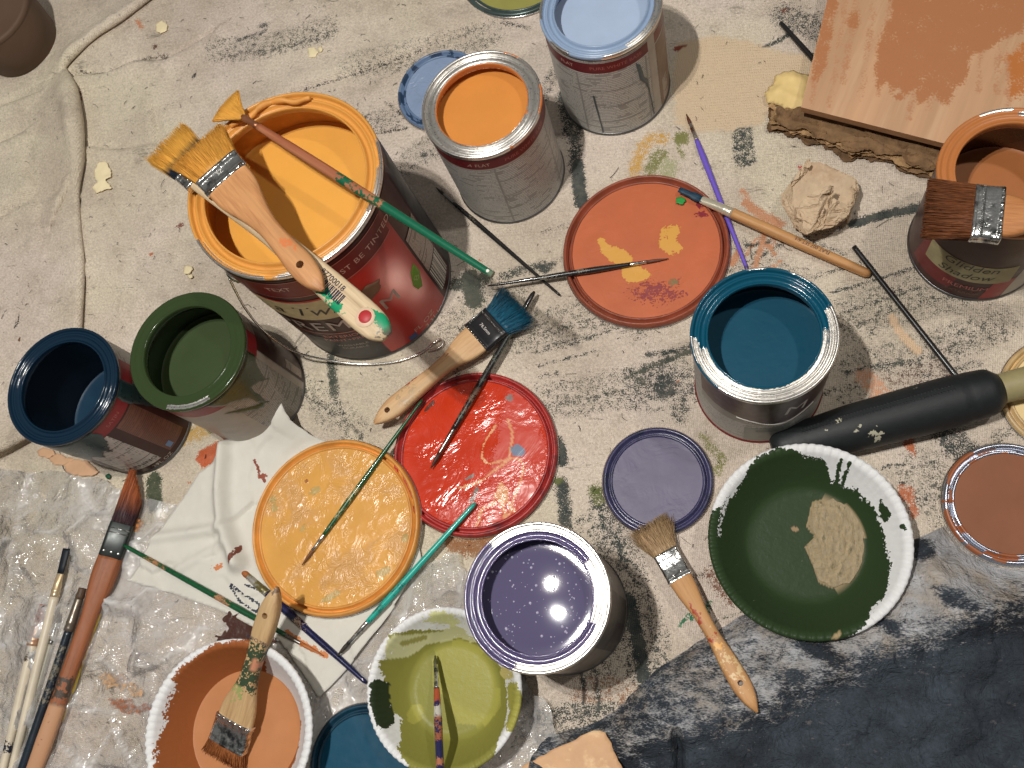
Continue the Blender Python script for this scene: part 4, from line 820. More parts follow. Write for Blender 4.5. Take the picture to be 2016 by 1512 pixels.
# lime bowl
LM = srgb(158, 154, 76); OL = srgb(136, 134, 66)
def lst(st, V, p):
    f = lambda pts, c, so, mx: st.over(sd_poly(V, [p(*q) for q in pts]), so, c, mx)
    f(((760, 1300, 20), (800, 1290, 18), (835, 1265, 16), (900, 1250, 16), (960, 1275, 18), (990, 1330, 22), (1000, 1400, 24), (985, 1480, 24), (960, 1560, 24), (850, 1560, 20), (800, 1470, 18), (790, 1420, 18), (765, 1380, 20), (765, 1340, 20)), OL, 3, 1)
    f(((860, 1275, 10), (900, 1255, 12), (945, 1275, 12), (975, 1330, 14), (985, 1390, 14), (955, 1430, 12), (900, 1425, 8), (880, 1380, 8), (850, 1350, 8), (848, 1300, 9)), LM, 3, 1)
    st.add(sd_line(V, np.array([p(775, 1255, 30), p(820, 1245, 28), p(875, 1243, 28)]), 4), 2, OL, 0.5); st.add(sd_line(V, np.array([p(795, 1268, 24), p(832, 1254, 24)]), 5), 1.5, srgb(150, 146, 84), 0.9); st.add(sd_ell(V, p(870, 1218, 38), 14, 5), 5, srgb(206, 206, 150), 0.4); st.add(sd_poly(V, [p(*q) for q in ((775, 1250, 30), (900, 1232, 32), (930, 1262, 26), (860, 1290, 20), (765, 1300, 24))]), 3, srgb(196, 194, 150), 0.55)
    st.over(sd_line(V, np.array([p(742, 1352, 38), p(745, 1385, 37), p(758, 1420, 34)]), 11), 2.2, srgb(44, 54, 36), 0.8); st.over(sd_line(V, np.array([p(735, 1352, 40), p(755, 1347, 38)]), 2), 1.2, srgb(44, 54, 36), 0.8)
    st.over(sd_line(V, np.array([p(1005, 1360, 40), p(1015, 1395, 41), p(1012, 1425, 41)]), 14), 4, srgb(160, 156, 78), 0.6); st.over(sd_ell(V, p(990, 1325, 38), 9, 5), 4, srgb(196, 182, 120), 0.3)
    st.over(sd_ell(V, p(815, 1405, 12), 6, 8), 3, LM, 0.6); st.over(sd_ell(V, p(903, 1268, 14), 1.3, 1.3), 0.6, BLK)
t, V, F, st = bowl('white foam bowl holding lime green paint', -220.9, -23.4, 64.8, 41, 5.0, lst, 0.4, base_z=1.5)
finish_bowl(t, V, F, st, 'lime', 0.36, 0.8, 0.5, 0.5, 90, 0.0008)

# orange bowl
OB = srgb(180, 118, 70); OBD = srgb(150, 88, 50)
def ost(st, V, p):
    f = lambda pts, c, so, mx: st.over(sd_poly(V, [p(*q) for q in pts]), so, c, mx)
    f(((320, 1400, 42), (350, 1320, 44), (420, 1268, 46), (500, 1256, 47), (520, 1290, 40), (500, 1330, 30), (560, 1360, 20), (585, 1420, 20), (580, 1500, 20), (540, 1600, 24), (400, 1640, 24), (310, 1560, 42), (305, 1470, 42)), OBD, 4, 1)
    f(((420, 1400, 12), (480, 1350, 12), (540, 1350, 14), (572, 1400, 16), (578, 1470, 16), (550, 1560, 16), (430, 1600, 12), (395, 1500, 12)), OB, 3, 1)
    st.over(sd_ell(V, p(478, 1318, 30), 4, 8), 5, srgb(210, 200, 196), -0.05)
t, V, F, st = bowl('white foam bowl of orange brown paint with a brush in it', -402.1, -70.3, 75.3, 46, 6.0, ost, 0.4, base_z=1.5)
finish_bowl(t, V, F, st, 'orange', 0.4, 0.9, 0.5, 0.5, 90, 0.0008)
V, F = lathe([(0.5, 12.0), (30, 12.0), (48.5, 12.0), (50.4, 12.3)], 96); F.append(tuple(range(95, -1, -1)))
mesh('paint_pool', V, [tuple(reversed(f)) for f in F], mat('wet_bowl_orange', OB, 0.45, var=0.05, bump=0.1, bscale=60), t)
# ------------------------------------------------------------------ brushes
def frame(A, B, roll=0.0):
    """matrix with X from A (bristle tip) to B (handle end), Z upwards"""
    x = (B - A) / np.linalg.norm(B - A); y = np.cross([0, 0, 1.0], x); y /= np.linalg.norm(y); z = np.cross(x, y)
    if roll: c, s = math.cos(roll), math.sin(roll); y, z = y * c + z * s, z * c - y * s
    return Matrix([[x[0], y[0], z[0], A[0] * S], [x[1], y[1], z[1], A[1] * S], [x[2], y[2], z[2], A[2] * S], [0, 0, 0, 1]]), np.linalg.norm(B - A)

def strands(n, bl, w0, t0, w1, t1, rad, seed, lenv=0.12, jit=0.8, curve=0.0, slant=0.0, tipshape=0.0):
    r = np.random.default_rng(seed); V, F = [], []; k = 3
    for i in range(n):
        u, v = r.uniform(-1, 1), r.uniform(-1, 1)
        p0 = np.array([bl + 1.5, u * w0, v * t0]); L = r.uniform(0, lenv) * bl + tipshape * u * u * bl + slant * (u * 0.5 + 0.5) * bl
        p2 = np.array([L, u * w1 + r.normal(0, jit), v * t1 + r.normal(0, jit * 0.35)]); p1 = (p0 + p2) / 2 + np.array([0, r.normal(0, jit * 0.35) + u * (w1 - w0) * -0.08, curve + r.normal(0, jit * 0.2)])
        b = len(V) * 1
        base = len(V)
        for q, (p, rd) in enumerate(((p0, rad), (p1, rad * 0.9), (p2, rad * 0.35))):
            for a in range(k):
                an = a * 2 * math.pi / k + u; V.append(p + np.array([0, math.cos(an) * rd, math.sin(an) * rd]))
        for q in range(2):
            for a in range(k):
                c = (a + 1) % k; F.append((base + q * k + a, base + q * k + c, base + (q + 1) * k + c, base + (q + 1) * k + a))
    return np.array(V), F

def bristle_mat(name, c, dark, rough=0.55, tip=None, tipx=(0.2, 0.5), bl=30):
    if name in MATS: return MATS[name]
    t = NT(name); mp = t.mapping((0.08, 1, 1)); n = t.noise(1400, 2, mp); col = t.mix(t.ramp(n, 0.3, 0.7), dark, c)
    if tip is not None:
        sep = t.n('ShaderNodeSeparateXYZ'); t.l(t.coord(), sep.inputs[0]); x = t.math('ADD', sep.outputs[0], t.math('MULTIPLY', t.math('SUBTRACT', t.noise(500, 2, mp), 0.5), 0.012))
        col = t.mix(t.ramp(x, tipx[0] * bl * S, tipx[1] * bl * S, 1, 0), col, tip)
    t.put(t.b.inputs['Base Color'], col); t.b.inputs['Roughness'].default_value = rough; t.b.inputs['Specular IOR Level'].default_value = 0.35
    MATS[name] = t.m; return t.m

def wood(name, c, c2, rough=0.45, **kw): return mat(name, c, rough + 0.08, var=0.16, vscale=160, stretch=(0.06, 1, 1), bump=0.35, bscale=420, bdist=0.0004, col2=tuple(v * 0.8 for v in c2[:3]) + (1,), c2=(0.46, 0.74), c2scale=150, spec=0.35, stain=True, srough=0.4, sscale=(420, 130), **kw)

def flat_brush(label, tip, ztip, end, zend, w, bl, fl, prof, hm, fm, bm, seed, tb=9.0, splay=1.15, nb=500, corelen=0.80, group='flat wooden handled brushes', roll=0.0, hole=None, stain=None, core=None, slant=0.0, lenv=0.14, ribs=True, jit=0.9, rivets=3, brad=0.45, tipshape=0.0):
    A, B = at(*tip, ztip), at(*end, zend); M, L = frame(A, B, roll); t = empty('paint_brush', label, 'paint brush', matrix=M, group=group)
    # bristles: a core block hidden among loose strands
    V, F = strands(nb, bl, w / 2 - 0.8, tb / 2 - 0.8, w / 2 * splay, tb / 2 * 0.55, brad, seed, lenv, jit, 0, slant, tipshape)
    if slant:
        cs = []
        for x in np.linspace(0, 1, 5):
            rg = ring(bl + 1, (w / 2 - 0.6), tb / 2 - 0.6, n=16); rg[:, 0] = bl + 1 - (bl * 0.96 - slant * bl * (rg[:, 1] / w + 0.5)) * x; rg[:, 1] *= 1 + (splay - 1) * x; rg[:, 2] *= 1 - 0.65 * x; cs.append(rg)
    else: cs = [ring(bl + 1 - (bl * corelen) * x, (w / 2 - 0.6) * (1 + (splay * 0.94 - 1) * x), (tb / 2 - 0.6) * (1 - 0.55 * x)) for x in np.linspace(0, 1, 5)]
    V2, F2 = loft(cs); V, F = join([(V, F), (V2, F2)]); mesh('bristles', V, F, bm, t)
    # ferrule with pressed ridges
    xs = [0, 0.6, 2.2, 2.8, 3.6, 4.2, 5.0, 5.6, fl - 4.2, fl - 3.6, fl - 2.8, fl - 2.2, fl - 0.5, fl] if ribs else [0, 0.6, fl - 0.6, fl]
    g = [0, 0.35, 0.35, -0.15, 0.35, -0.15, 0.35, 0, 0, 0.3, -0.1, 0.3, 0.3, 0.1] if ribs else [0, 0.3, 0.3, 0]
    V, F = loft([ring(bl + x, w / 2 + q, tb / 2 + q, n=24, p=0.3) for x, q in zip(xs, g)]); fe = mesh('ferrule', V, F, fm, t)
    for k in range(rivets):
        yv = (k - (rivets - 1) / 2) * w * 0.32; V, F = lathe([(1.3, 0), (1.1, 0.5), (0.3, 0.7)], 12); F.append(tuple(range(24, 36))); V = V + np.array([bl + fl - 5.0, yv, tb / 2 + 0.1]); mesh('rivet', V, F, METAL(), fe)
    # handle
    x0 = bl + fl - 1.5; xs = np.array([p[0] for p in prof]); s = np.linspace(0, 1, 44); hw = np.interp(s, xs, [p[1] for p in prof]); ht = np.interp(s, xs, [p[2] for p in prof])
    k_ = np.ones(5) / 5; pad = lambda q: np.convolve(np.concatenate([[q[0]] * 2, q, [q[-1]] * 2]), k_, 'valid'); hw, ht = pad(hw), pad(ht); hw[-1] *= 0.55; hw[-2] *= 0.85; ht[-1] *= 0.5; ht[-2] *= 0.85
    V, F = loft([ring(x0 + q * (L - x0), a, b_, n=24, p=0.62) for q, a, b_ in zip(s, hw, ht)])
    if hole is not None:
        me = bpy.data.meshes.new('tmp'); me.from_pydata((V * S).tolist(), [], F); o1 = bpy.data.objects.new('tmp', me); COL.objects.link(o1)
        hx = x0 + hole[0] * (L - x0); a = np.arange(20) * 2 * np.pi / 20; c = np.stack([hx + hole[1] * np.cos(a), hole[1] * np.sin(a), 0 * a], 1)
        V2, F2 = loft([c + np.array([0, 0, -30]), c + np.array([0, 0, 30])]); m2 = bpy.data.meshes.new('tmp2'); m2.from_pydata((V2 * S).tolist(), [], F2); o2 = bpy.data.objects.new('tmp2', m2); COL.objects.link(o2)
        md = o1.modifiers.new('b', 'BOOLEAN'); md.operation = 'DIFFERENCE'; md.object = o2; md.solver = 'EXACT'
        dg = bpy.context.evaluated_depsgraph_get(); mm = bpy.data.meshes.new_from_object(o1.evaluated_get(dg)); V = np.array([v.co[:] for v in mm.vertices]) / S; F = [tuple(p.vertices) for p in mm.polygons]
        bpy.data.objects.remove(o1); bpy.data.objects.remove(o2)
    st = Stains(len(V))
    if stain: stain(st, V, lambda q: x0 + q * (L - x0))
    h = mesh('handle', V, F, hm, t, True, st)
    if hole is not None: h.data.set_sharp_from_angle(angle=math.radians(50))
    return t, M, L, x0

def thin_brush(label, tip, ztip, end, zend, bl, fl, rf, prof, hm, fm, bm, seed=1, group='thin artist brushes', stain=None, name='artist_brush', flatness=1.0, tipw=None):
    A, B = at(*tip, ztip), at(*end, zend); M, L = frame(A, B); t = empty(name, label, 'artist brush', matrix=M, group=group)
    if bl:
        tw = tipw if tipw is not None else 0.15
        V, F = loft([ring(bl + 0.5 - (bl + 0.5) * q, max(0.08, rf * a), max(0.08, rf * a * flatness), n=10, p=1) for q, a in ((0, 0.92), (0.3, 1.05), (0.6, max(0.75, tw)), (0.85, max(0.35, tw)), (1, tw))])
        V2, F2 = strands(60, bl, rf * 0.8, rf * 0.8 * flatness, rf * max(0.25, tw), rf * 0.2, 0.22, seed, 0.2, 0.15); V, F = join([(V, F), (V2, F2)]); mesh('bristles', V, F, bm, t)
    if fl:
        V, F = loft([ring(bl + x, rf * q, rf * q * (flatness if x < fl * 0.4 else 1), n=16, p=1) for x, q in ((0, 0.95), (0.5, 1.0), (fl * 0.45, 1.08), (fl * 0.7, 1.15), (fl * 0.74, 1.25), (fl * 0.78, 1.15), (fl * 0.9, 1.2), (fl, 1.22))]); mesh('ferrule', V, F, fm, t)
    x0 = bl + fl - 0.8; s = np.linspace(0, 1, 40); hr = np.interp(s, [p[0] for p in prof], [p[1] for p in prof]); hr[-1] *= 0.55
    V, F = loft([ring(x0 + q * (L - x0), a, a, n=14, p=1) for q, a in zip(s, hr)]); st = Stains(len(V))
    if stain: stain(st, V, lambda q: x0 + q * (L - x0))
    mesh('handle', V, F, hm, t, True, st)
    return t, M, L

def bands(items, seed=3):
    """worn or painted stretches along a handle: (from, to, colour, strength)"""
    def f(st, V, X):
        for a, b_, c, mx in items:
            lo, hi = X(a), X(b_); d = np.minimum(V[:, 0] - lo, hi - V[:, 0]); st.over(d, 3.0, c, mx)
    return f
NICKEL = mat('nickel_ferrule', (0.80, 0.80, 0.77, 1), 0.18, 1.0, var=0.1, vscale=120, bump=0.5, bscale=140, bdist=0.0012, col2=(0.12, 0.13, 0.13, 1), c2=(0.46, 0.62), c2scale=110)  # dark blotches in the colour stand in for dark reflections in the metal
BRUSHGRIP = [(0, 17, 4.5), (0.10, 16, 5.0), (0.28, 8.0, 6.0), (0.42, 6.5, 6.2), (0.62, 9.0, 6.2), (0.80, 11.0, 5.8), (0.92, 8.0, 4.5), (1, 1.5, 2.0)]

# --- on the large yellow can: lower brush with a bar code, then the wide brush on top, then the fan brush
def st22(st, V, X):
    G = srgb(22, 140, 96)
    st.over(sd_ell(V, (X(0.80), -8.5), 8, 4.0, 0.2), 2, G, 0.7); st.over(sd_line(V, np.array([[X(0.88), 2], [X(0.93), 7], [X(0.97), 3]]), 6), 2, G, 0.8); st.over(sd_ell(V, (X(0.955), 6.5), 7, 4.5), 2, G, 0.9); st.over(sd_ell(V, (X(0.72), -6), 9, 3.5), 2.5, G, 0.6)
    st.over(sd_ell(V, (X(1.0) - 2, 2), 5, 8), 3, srgb(110, 104, 92), -0.1)
t, M, L, x0 = flat_brush('pale wooden paint brush with bar code and green smears under the wide brush', (322, 275), 206, (762, 662), 204, 36, 40, 16, [(0, 15, 4), (0.2, 12, 5), (0.4, 9, 5.5), (0.7, 11.5, 5.5), (0.9, 12.5, 5.5), (0.97, 11, 5), (1, 8, 4)],
    wood('pale_handle', srgb(206, 184, 150), srgb(176, 150, 118)), NICKEL, bristle_mat('bristle_yellow_dark', srgb(26, 36, 50), srgb(12, 18, 28), tip=srgb(204, 150, 62), tipx=(0.55, 0.8), bl=40), 22, 9, 1.2, 900, stain=st22, lenv=0.3)
st = patch  # (kept name)
V, F = text2d('87700018', 6.5); Rm = math.pi
def top_label(t, V, F, x, y, z, m_, name, ang=0.0):
    c, s = math.cos(ang), math.sin(ang); V = V.copy(); V[:, :2] = V[:, :2] @ np.array([[c, s], [-s, c]]); V = V + np.array([x, y, z]); return mesh(name, V, F, m_, t, False)
INKM = pr('blue_black_ink', srgb(44, 44, 66))
xb = x0 + 0.72 * (L - x0)
top_label(t, V, F, xb, 4.6, 5.75, INKM, 'lettering', 0)
bars = []
rb = np.random.default_rng(4); xx = xb - 17
while xx < xb + 17:
    wd = rb.choice([0.5, 0.8, 1.2]); bars.append(box((xx + wd / 2, -2.4, 5.75), (wd, 8.5, 0.3))); xx += wd + rb.choice([0.5, 0.7, 1.1])
V, F = join(bars); mesh('barcode', V, F, INKM, t, False)
V, F = lathe([(5.2, 0.2), (5.0, 0.5), (0.3, 0.5)], 24); F.append(tuple(range(48, 72))); mesh('red_spot', V + np.array([x0 + 0.905 * (L - x0), 0, 5.3]), F, mat('red_spot', srgb(170, 44, 48), 0.5), t)
V, F = lathe([(7.8, 0.1), (7.6, 0.35), (0.3, 0.35)], 24); F.append(tuple(range(48, 72))); mesh('bare_ring', V + np.array([x0 + 0.905 * (L - x0), -0.4, 5.25]), F, mat('bare_ring', srgb(206, 180, 152), 0.5), t)

def st21(st, V, X): st.over(sd_ell(V, (X(0.63), 3), 6, 3), 5, srgb(196, 116, 70), 0.2)
t, M, L, x0 = flat_brush('wide wooden paint brush with yellow bristles lying across the yellow can', (386, 284), 220, (636, 572), 217, 40, 32, 17, [(0, 19, 4.2), (0.12, 18.5, 4.8), (0.30, 11.5, 5.5), (0.45, 8.0, 6), (0.62, 8.8, 6), (0.78, 10.8, 5.8), (0.90, 9.0, 5), (0.97, 5, 4), (1, 1.2, 2)],
    wood('warm_handle', srgb(192, 140, 92), srgb(158, 102, 62)), NICKEL, bristle_mat('bristle_yellow', srgb(210, 152, 64), srgb(172, 118, 46)), 21, 10, 1.30, 1300, corelen=0.93, brad=0.55, hole=(0.80, 3.0), stain=st21, lenv=0.16, rivets=0)
for k in range(6): V, F = box((32 + 15.6, -16 + 6.4 * k, 5.0), (2.4, 3.2, 0.5)); mesh('crimp', V, F, mat('crimp_dark', srgb(70, 52, 36), 0.4), t)
V, F = text2d('SZ', 5); top_label(t, V, F, 32 + 8.5, 0, 5.0, pr('silver_emboss', srgb(210, 208, 200)), 'lettering', math.pi / 2)

def fan():
    A, B = at(438, 205, 206), at(970, 541, 203); M, L = frame(A, B); t = empty('fan_brush', 'fan brush with yellow bristles and green flecked brown handle on the yellow can', 'artist brush', matrix=M, group='thin artist brushes')
    bl = 24; V, F = strands(900, bl, 2.6, 1.2, 17.0, 0.6, 0.4, 5, 0.08, 0.3, 0, 0, 0.12)
    cs = [ring(bl + 1 - bl * 0.93 * q, 2.6 + 13.5 * q, 1.4 - 0.6 * q, n=16) for q in np.linspace(0, 1, 5)]; V2, F2 = loft(cs); V, F = join([(V, F), (V2, F2)]); mesh('bristles', V, F, bristle_mat('bristle_fan', srgb(212, 154, 64), srgb(184, 130, 50)), t)
    V, F = loft([ring(bl + x, a, b_, n=16, p=1) for x, a, b_ in ((-0.5, 3.2, 1.5), (3, 3.0, 2.0), (10, 2.7, 2.4), (15, 2.8, 2.7), (15.5, 3.0, 2.9), (16, 2.8, 2.7), (20, 2.9, 2.9))]); mesh('ferrule', V, F, mat('copper_ferrule', srgb(150, 98, 70), 0.35, 0.6, var=0.2, col2=srgb(60, 50, 44), c2=(0.6, 0.7)), t)
    s = np.linspace(0, 1, 60); hr = np.interp(s, [0, 0.15, 0.3, 0.6, 1], [3.0, 4.0, 4.2, 3.6, 2.6]); x0 = bl + 19; V, F = loft([ring(x0 + q * (L - x0), a, a, n=14, p=1) for q, a in zip(s, hr)]); st = Stains(len(V)); X = lambda q: x0 + q * (L - x0)
    bands([(0.56, 1.1, srgb(14, 92, 66), 1.0), (0.36, 0.58, srgb(20, 88, 62), 0.0), (0.58, 0.66, srgb(176, 112, 76), -0.15), (0.985, 1.1, srgb(120, 130, 110), 1.0)])(st, V, X)
    mesh('handle', V, F, wood('fan_handle', srgb(150, 88, 60), srgb(186, 130, 92)), t, True, st)
    V, F = lathe([(1.4, 0), (1.2, 0.5), (0.2, 0.6)], 12); F.append(tuple(range(24, 36))); mesh('hang_hole', V + np.array([L - 4, 0, 2.3]), F, mat('hole_white', srgb(226, 222, 212), 0.5), t)
fan()

# --- thin brushes on the cloth
BLKH = mat('black_lacquer', srgb(30, 29, 29), 0.28, var=0.2, stain=True, srough=0.5, coat=0.3); DARKF = mat('dark_ferrule', (0.28, 0.27, 0.25, 1), 0.3, 1.0)
PR = [(0, 1.9), (0.2, 2.6), (0.5, 2.2), (1, 1.3)]
thin_brush('thin black brush lying on the cloth below the orange tin', (858, 369), 3, (1103, 582), 3, 12, 16, 1.5, PR, BLKH, DARKF, bristle_mat('bristle_dark', srgb(72, 62, 44), srgb(40, 34, 26)), 31, stain=bands([(0.02, 0.25, srgb(92, 84, 70), -0.25)]))
thin_brush('thin black brush with its tip on the terracotta lid', (1316, 509), 9, (960, 563), 14, 20, 16, 1.5, [(0, 1.9), (0.25, 2.9), (0.5, 2.5), (1, 0.9)], BLKH, NICKEL, bristle_mat('bristle_grey', srgb(120, 76, 60), srgb(80, 50, 42)), 32, stain=bands([(0.3, 0.7, srgb(120, 116, 104), -0.3)]))
thin_brush('black flecked brush under the teal brush, tip on the red lid', (848, 922), 11.5, (1052, 574), 12, 16, 26, 2.1, [(0, 2.6), (0.25, 3.2), (0.6, 2.9), (0.9, 2.6), (1, 2.2)], BLKH, DARKF, bristle_mat('bristle_brown', srgb(84, 50, 38), srgb(50, 30, 24)), 33, stain=bands([(0.12, 0.3, srgb(120, 92, 72), 0.0), (0.05, 0.9, srgb(76, 84, 70), -0.22)]))
GREENH = mat('green_lacquer', srgb(18, 78, 44), 0.28, var=0.15, stain=True, srough=0.4, coat=0.3)
thin_brush('thin green brush lying across the yellow lid', (594, 1113), 16, (832, 786), 16, 16, 18, 1.5, [(0, 1.9), (0.25, 2.7), (0.6, 2.1), (1, 1.3)], GREENH, NICKEL, bristle_mat('bristle_tan', srgb(140, 92, 56), srgb(88, 56, 34)), 34, stain=bands([(0.05, 0.35, srgb(160, 150, 104), -0.18)]))
thin_brush('long green brush with orange tip on the paper towel', (636, 1291), 10, (243, 1073), 14, 24, 16, 1.7, [(0, 2.0), (0.25, 2.9), (0.6, 2.6), (1, 1.8)], GREENH, DARKF, bristle_mat('bristle_orange', srgb(190, 116, 62), srgb(156, 88, 44)), 35, stain=bands([(0.32, 0.42, srgb(168, 120, 84), 0.1), (0.72, 0.86, srgb(170, 118, 80), 0.0)]))
NAVYH = mat('navy_lacquer', srgb(22, 26, 66), 0.22, var=0.2, stain=True, srough=0.4, coat=0.4)
thin_brush('dark blue handled brush half under the yellow lid', (470, 1118), 8, (722, 1345), 7, 13, 26, 3.0, [(0, 3.6), (0.2, 4.0), (0.6, 3.2), (1, 2.0)], NAVYH, mat('olive_ferrule', srgb(126, 118, 74), 0.3, 0.6, col2=srgb(190, 186, 176), c2=(0.5, 0.6)), bristle_mat('bristle_amber', srgb(176, 106, 52), srgb(120, 70, 36)), 36, stain=bands([(0.30, 0.42, srgb(176, 152, 130), -0.1)]))
thin_brush('turquoise handled brush between the yellow lid and the purple tin', (663, 1292), 12, (936, 990), 12.5, 14, 26, 1.9, [(0, 2.4), (0.2, 3.1), (0.6, 2.6), (1, 2.0)], mat('turquoise_lacquer', srgb(32, 166, 150), 0.3, var=0.08, stain=True, srough=0.4, coat=0.2), NICKEL, bristle_mat('bristle_darkgrey', srgb(66, 58, 50), srgb(40, 36, 32)), 37, stain=bands([(0.0, 0.14, srgb(18, 112, 98), 0.0), (0.14, 0.35, srgb(16, 96, 90), -0.35)]))
thin_brush('paint flecked brush resting in the lime bowl', (857, 1290), 12, (874, 1690), 84, 9, 22, 1.8, [(0, 2.4), (0.2, 3.4), (0.6, 3.0), (1, 2.2)], mat('speckled_lacquer', srgb(40, 40, 80), 0.3, var=0.2, stain=True, srough=0.4), NICKEL, bristle_mat('bristle_lime', srgb(90, 90, 50), srgb(50, 50, 30)), 38, stain=bands([(0.0, 0.10, srgb(164, 76, 48), 0.9), (0.12, 0.18, srgb(190, 186, 176), 0.6), (0.2, 0.34, srgb(150, 90, 60), 0.1), (0.44, 0.5, srgb(170, 110, 80), 0.3)]))
thin_brush('purple handled brush beside the terracotta lid', (1351, 224), 3, (1473, 536), 3, 12, 20, 1.6, [(0, 2.2), (0.12, 3.0), (0.5, 2.4), (1, 1.7)], mat('purple_lacquer', srgb(110, 88, 190), 0.35, var=0.06, stain=True, srough=0.4), mat('rust_ferrule', (0.5, 0.46, 0.42, 1), 0.3, 0.9, col2=srgb(120, 70, 50), c2=(0.5, 0.65)), bristle_mat('bristle_redbrown', srgb(110, 58, 42), srgb(66, 36, 28)), 39, stain=bands([(0.96, 1.1, srgb(70, 50, 110), 1.0)]))
t, M, L = thin_brush('natural wood brush with blue bristles resting on the terracotta lid', (1337, 373), 14, (1713, 541), 6, 23, 32, 4.0, [(0, 4.9), (0.3, 5.0), (0.8, 4.6), (1, 4.0)], wood('natural_handle', srgb(196, 146, 94), srgb(160, 110, 66)), mat('cream_ferrule', srgb(206, 198, 176), 0.25, 0.5, var=0.1), bristle_mat('bristle_steel', srgb(38, 74, 96), srgb(20, 40, 56)), 40, flatness=0.45, tipw=0.7)
V, F = text2d('FLAT 007 SET 4/47', 4.4); top_label(t, V, F, L * 0.70, 0.6, 4.75, pr('blue_black_ink', srgb(44, 44, 66)), 'lettering', math.pi)
thin_brush('thin black stick shaped brush handle left of the brown tin', (1682, 487), 3.5, (1888, 748), 5, 0, 0, 2.4, [(0, 2.4), (0.3, 2.5), (1, 2.6)], BLKH, DARKF, None, 41)
thin_brush('thin black brush poking out under the painted board', (1538, 46), 3, (1680, 205), 3, 0, 0, 2.6, [(0, 2.2), (0.3, 2.8), (1, 2.8)], BLKH, DARKF, None, 42)

# --- flat brushes
def st26(st, V, X): st.over(sd_ell(V, (X(0.55), -9), 9, 2.4, 0.2), 2, srgb(170, 66, 48), 0.4); st.over(V[:, 0] - X(0.60) if False else np.minimum(V[:, 0] - X(0.58), X(0.75) - V[:, 0]), 6, srgb(178, 152, 116), -0.15); st.over(sd_line(V, np.array([[X(0.05), -9], [X(0.3), -4]]), 1.2), 1.2, srgb(130, 84, 60), 0.2); st.over(sd_line(V, np.array([[X(0.04), 4], [X(0.28), 3]]), 1.0), 1.2, srgb(130, 84, 60), 0.2)
t, M, L, x0 = flat_brush('wooden brush with teal bristles and black ferrule above the red lid', (1024, 596), 17, (737, 834), 21, 33, 28, 25, [(0, 15.5, 4.2), (0.12, 14.5, 4.8), (0.27, 8.5, 5.6), (0.40, 7.2, 6), (0.65, 9.2, 6), (0.82, 10.2, 5.6), (0.94, 6.0, 4.4), (1, 1.2, 2)],
    wood('light_handle', srgb(208, 172, 128), srgb(186, 138, 92)), mat('black_ferrule', srgb(30, 30, 32), 0.35, 0.0, var=0.2, spec=0.3), bristle_mat('bristle_teal', srgb(18, 96, 122), srgb(8, 50, 70), 0.35), 26, 9, 1.35, 900, hole=(0.86, 2.7), stain=st26, lenv=0.3, jit=1.8, rivets=0, brad=0.42)
for k in range(9): V, F = box((28 + 24.0, -14 + 3.5 * k, 4.65), (1.2, 1.6, 0.4)); mesh('crimp', V, F, NICKEL, t)
for k in range(26): V, F = box((28 + 4.0, -15.5 + 1.24 * k, 4.72), (2.6, 0.5, 0.3)); mesh('ridge', V, F, NICKEL, t)
V, F = box((28 + 12.5, -16.8, 0), (26, 0.8, 8)); mesh('ferrule_seam', V, F, NICKEL, t)
V, F = text2d('76.5mm', 4.4); top_label(t, V, F, 28 + 13, 0, 4.9, pr('white_ink', WHITE), 'lettering', math.pi / 2)

def st30(st, V, X): st.over(np.minimum(V[:, 0] - X(0.26), X(0.60) - V[:, 0]), 5, srgb(56, 72, 52), 0.25); st.over(sd_ell(V, (X(0.22), 4), 10, 6), 4, srgb(150, 156, 96), -0.05); st.over(sd_ell(V, (X(0.45), -4), 5, 4), 3, srgb(190, 130, 100), 0.2); st.over(sd_ell(V, (X(0.99), 0), 5, 3), 2, srgb(120, 96, 76), 0.3)
t, M, L, x0 = flat_brush('paint stained wooden brush standing in the orange bowl', (438, 1502), 16, (546, 1156), 66, 36, 16, 25, [(0, 17.5, 4.5), (0.12, 16, 5), (0.30, 8, 6), (0.45, 6.8, 6.4), (0.70, 10.0, 6.4), (0.86, 9.0, 6), (0.96, 4.5, 5), (1, 1.5, 3)],
    wood('stained_handle', srgb(196, 164, 120), srgb(160, 118, 78)), NICKEL, bristle_mat('bristle_orange_brown', srgb(176, 108, 58), srgb(96, 58, 34)), 30, 10, 1.2, 600, hole=(0.80, 2.6), stain=st30, lenv=0.3, rivets=0)
for k in range(6): V, F = box((16 + 23.6, -14 + 5.6 * k, 5.2), (2.4, 3.0, 0.5)); mesh('crimp', V, F, NICKEL, t)
V, F = text2d('100% CHINA', 4.2); top_label(t, V, F, x0 + 0.62 * (L - x0), 0, 6.5, INKM, 'lettering', math.pi / 2)

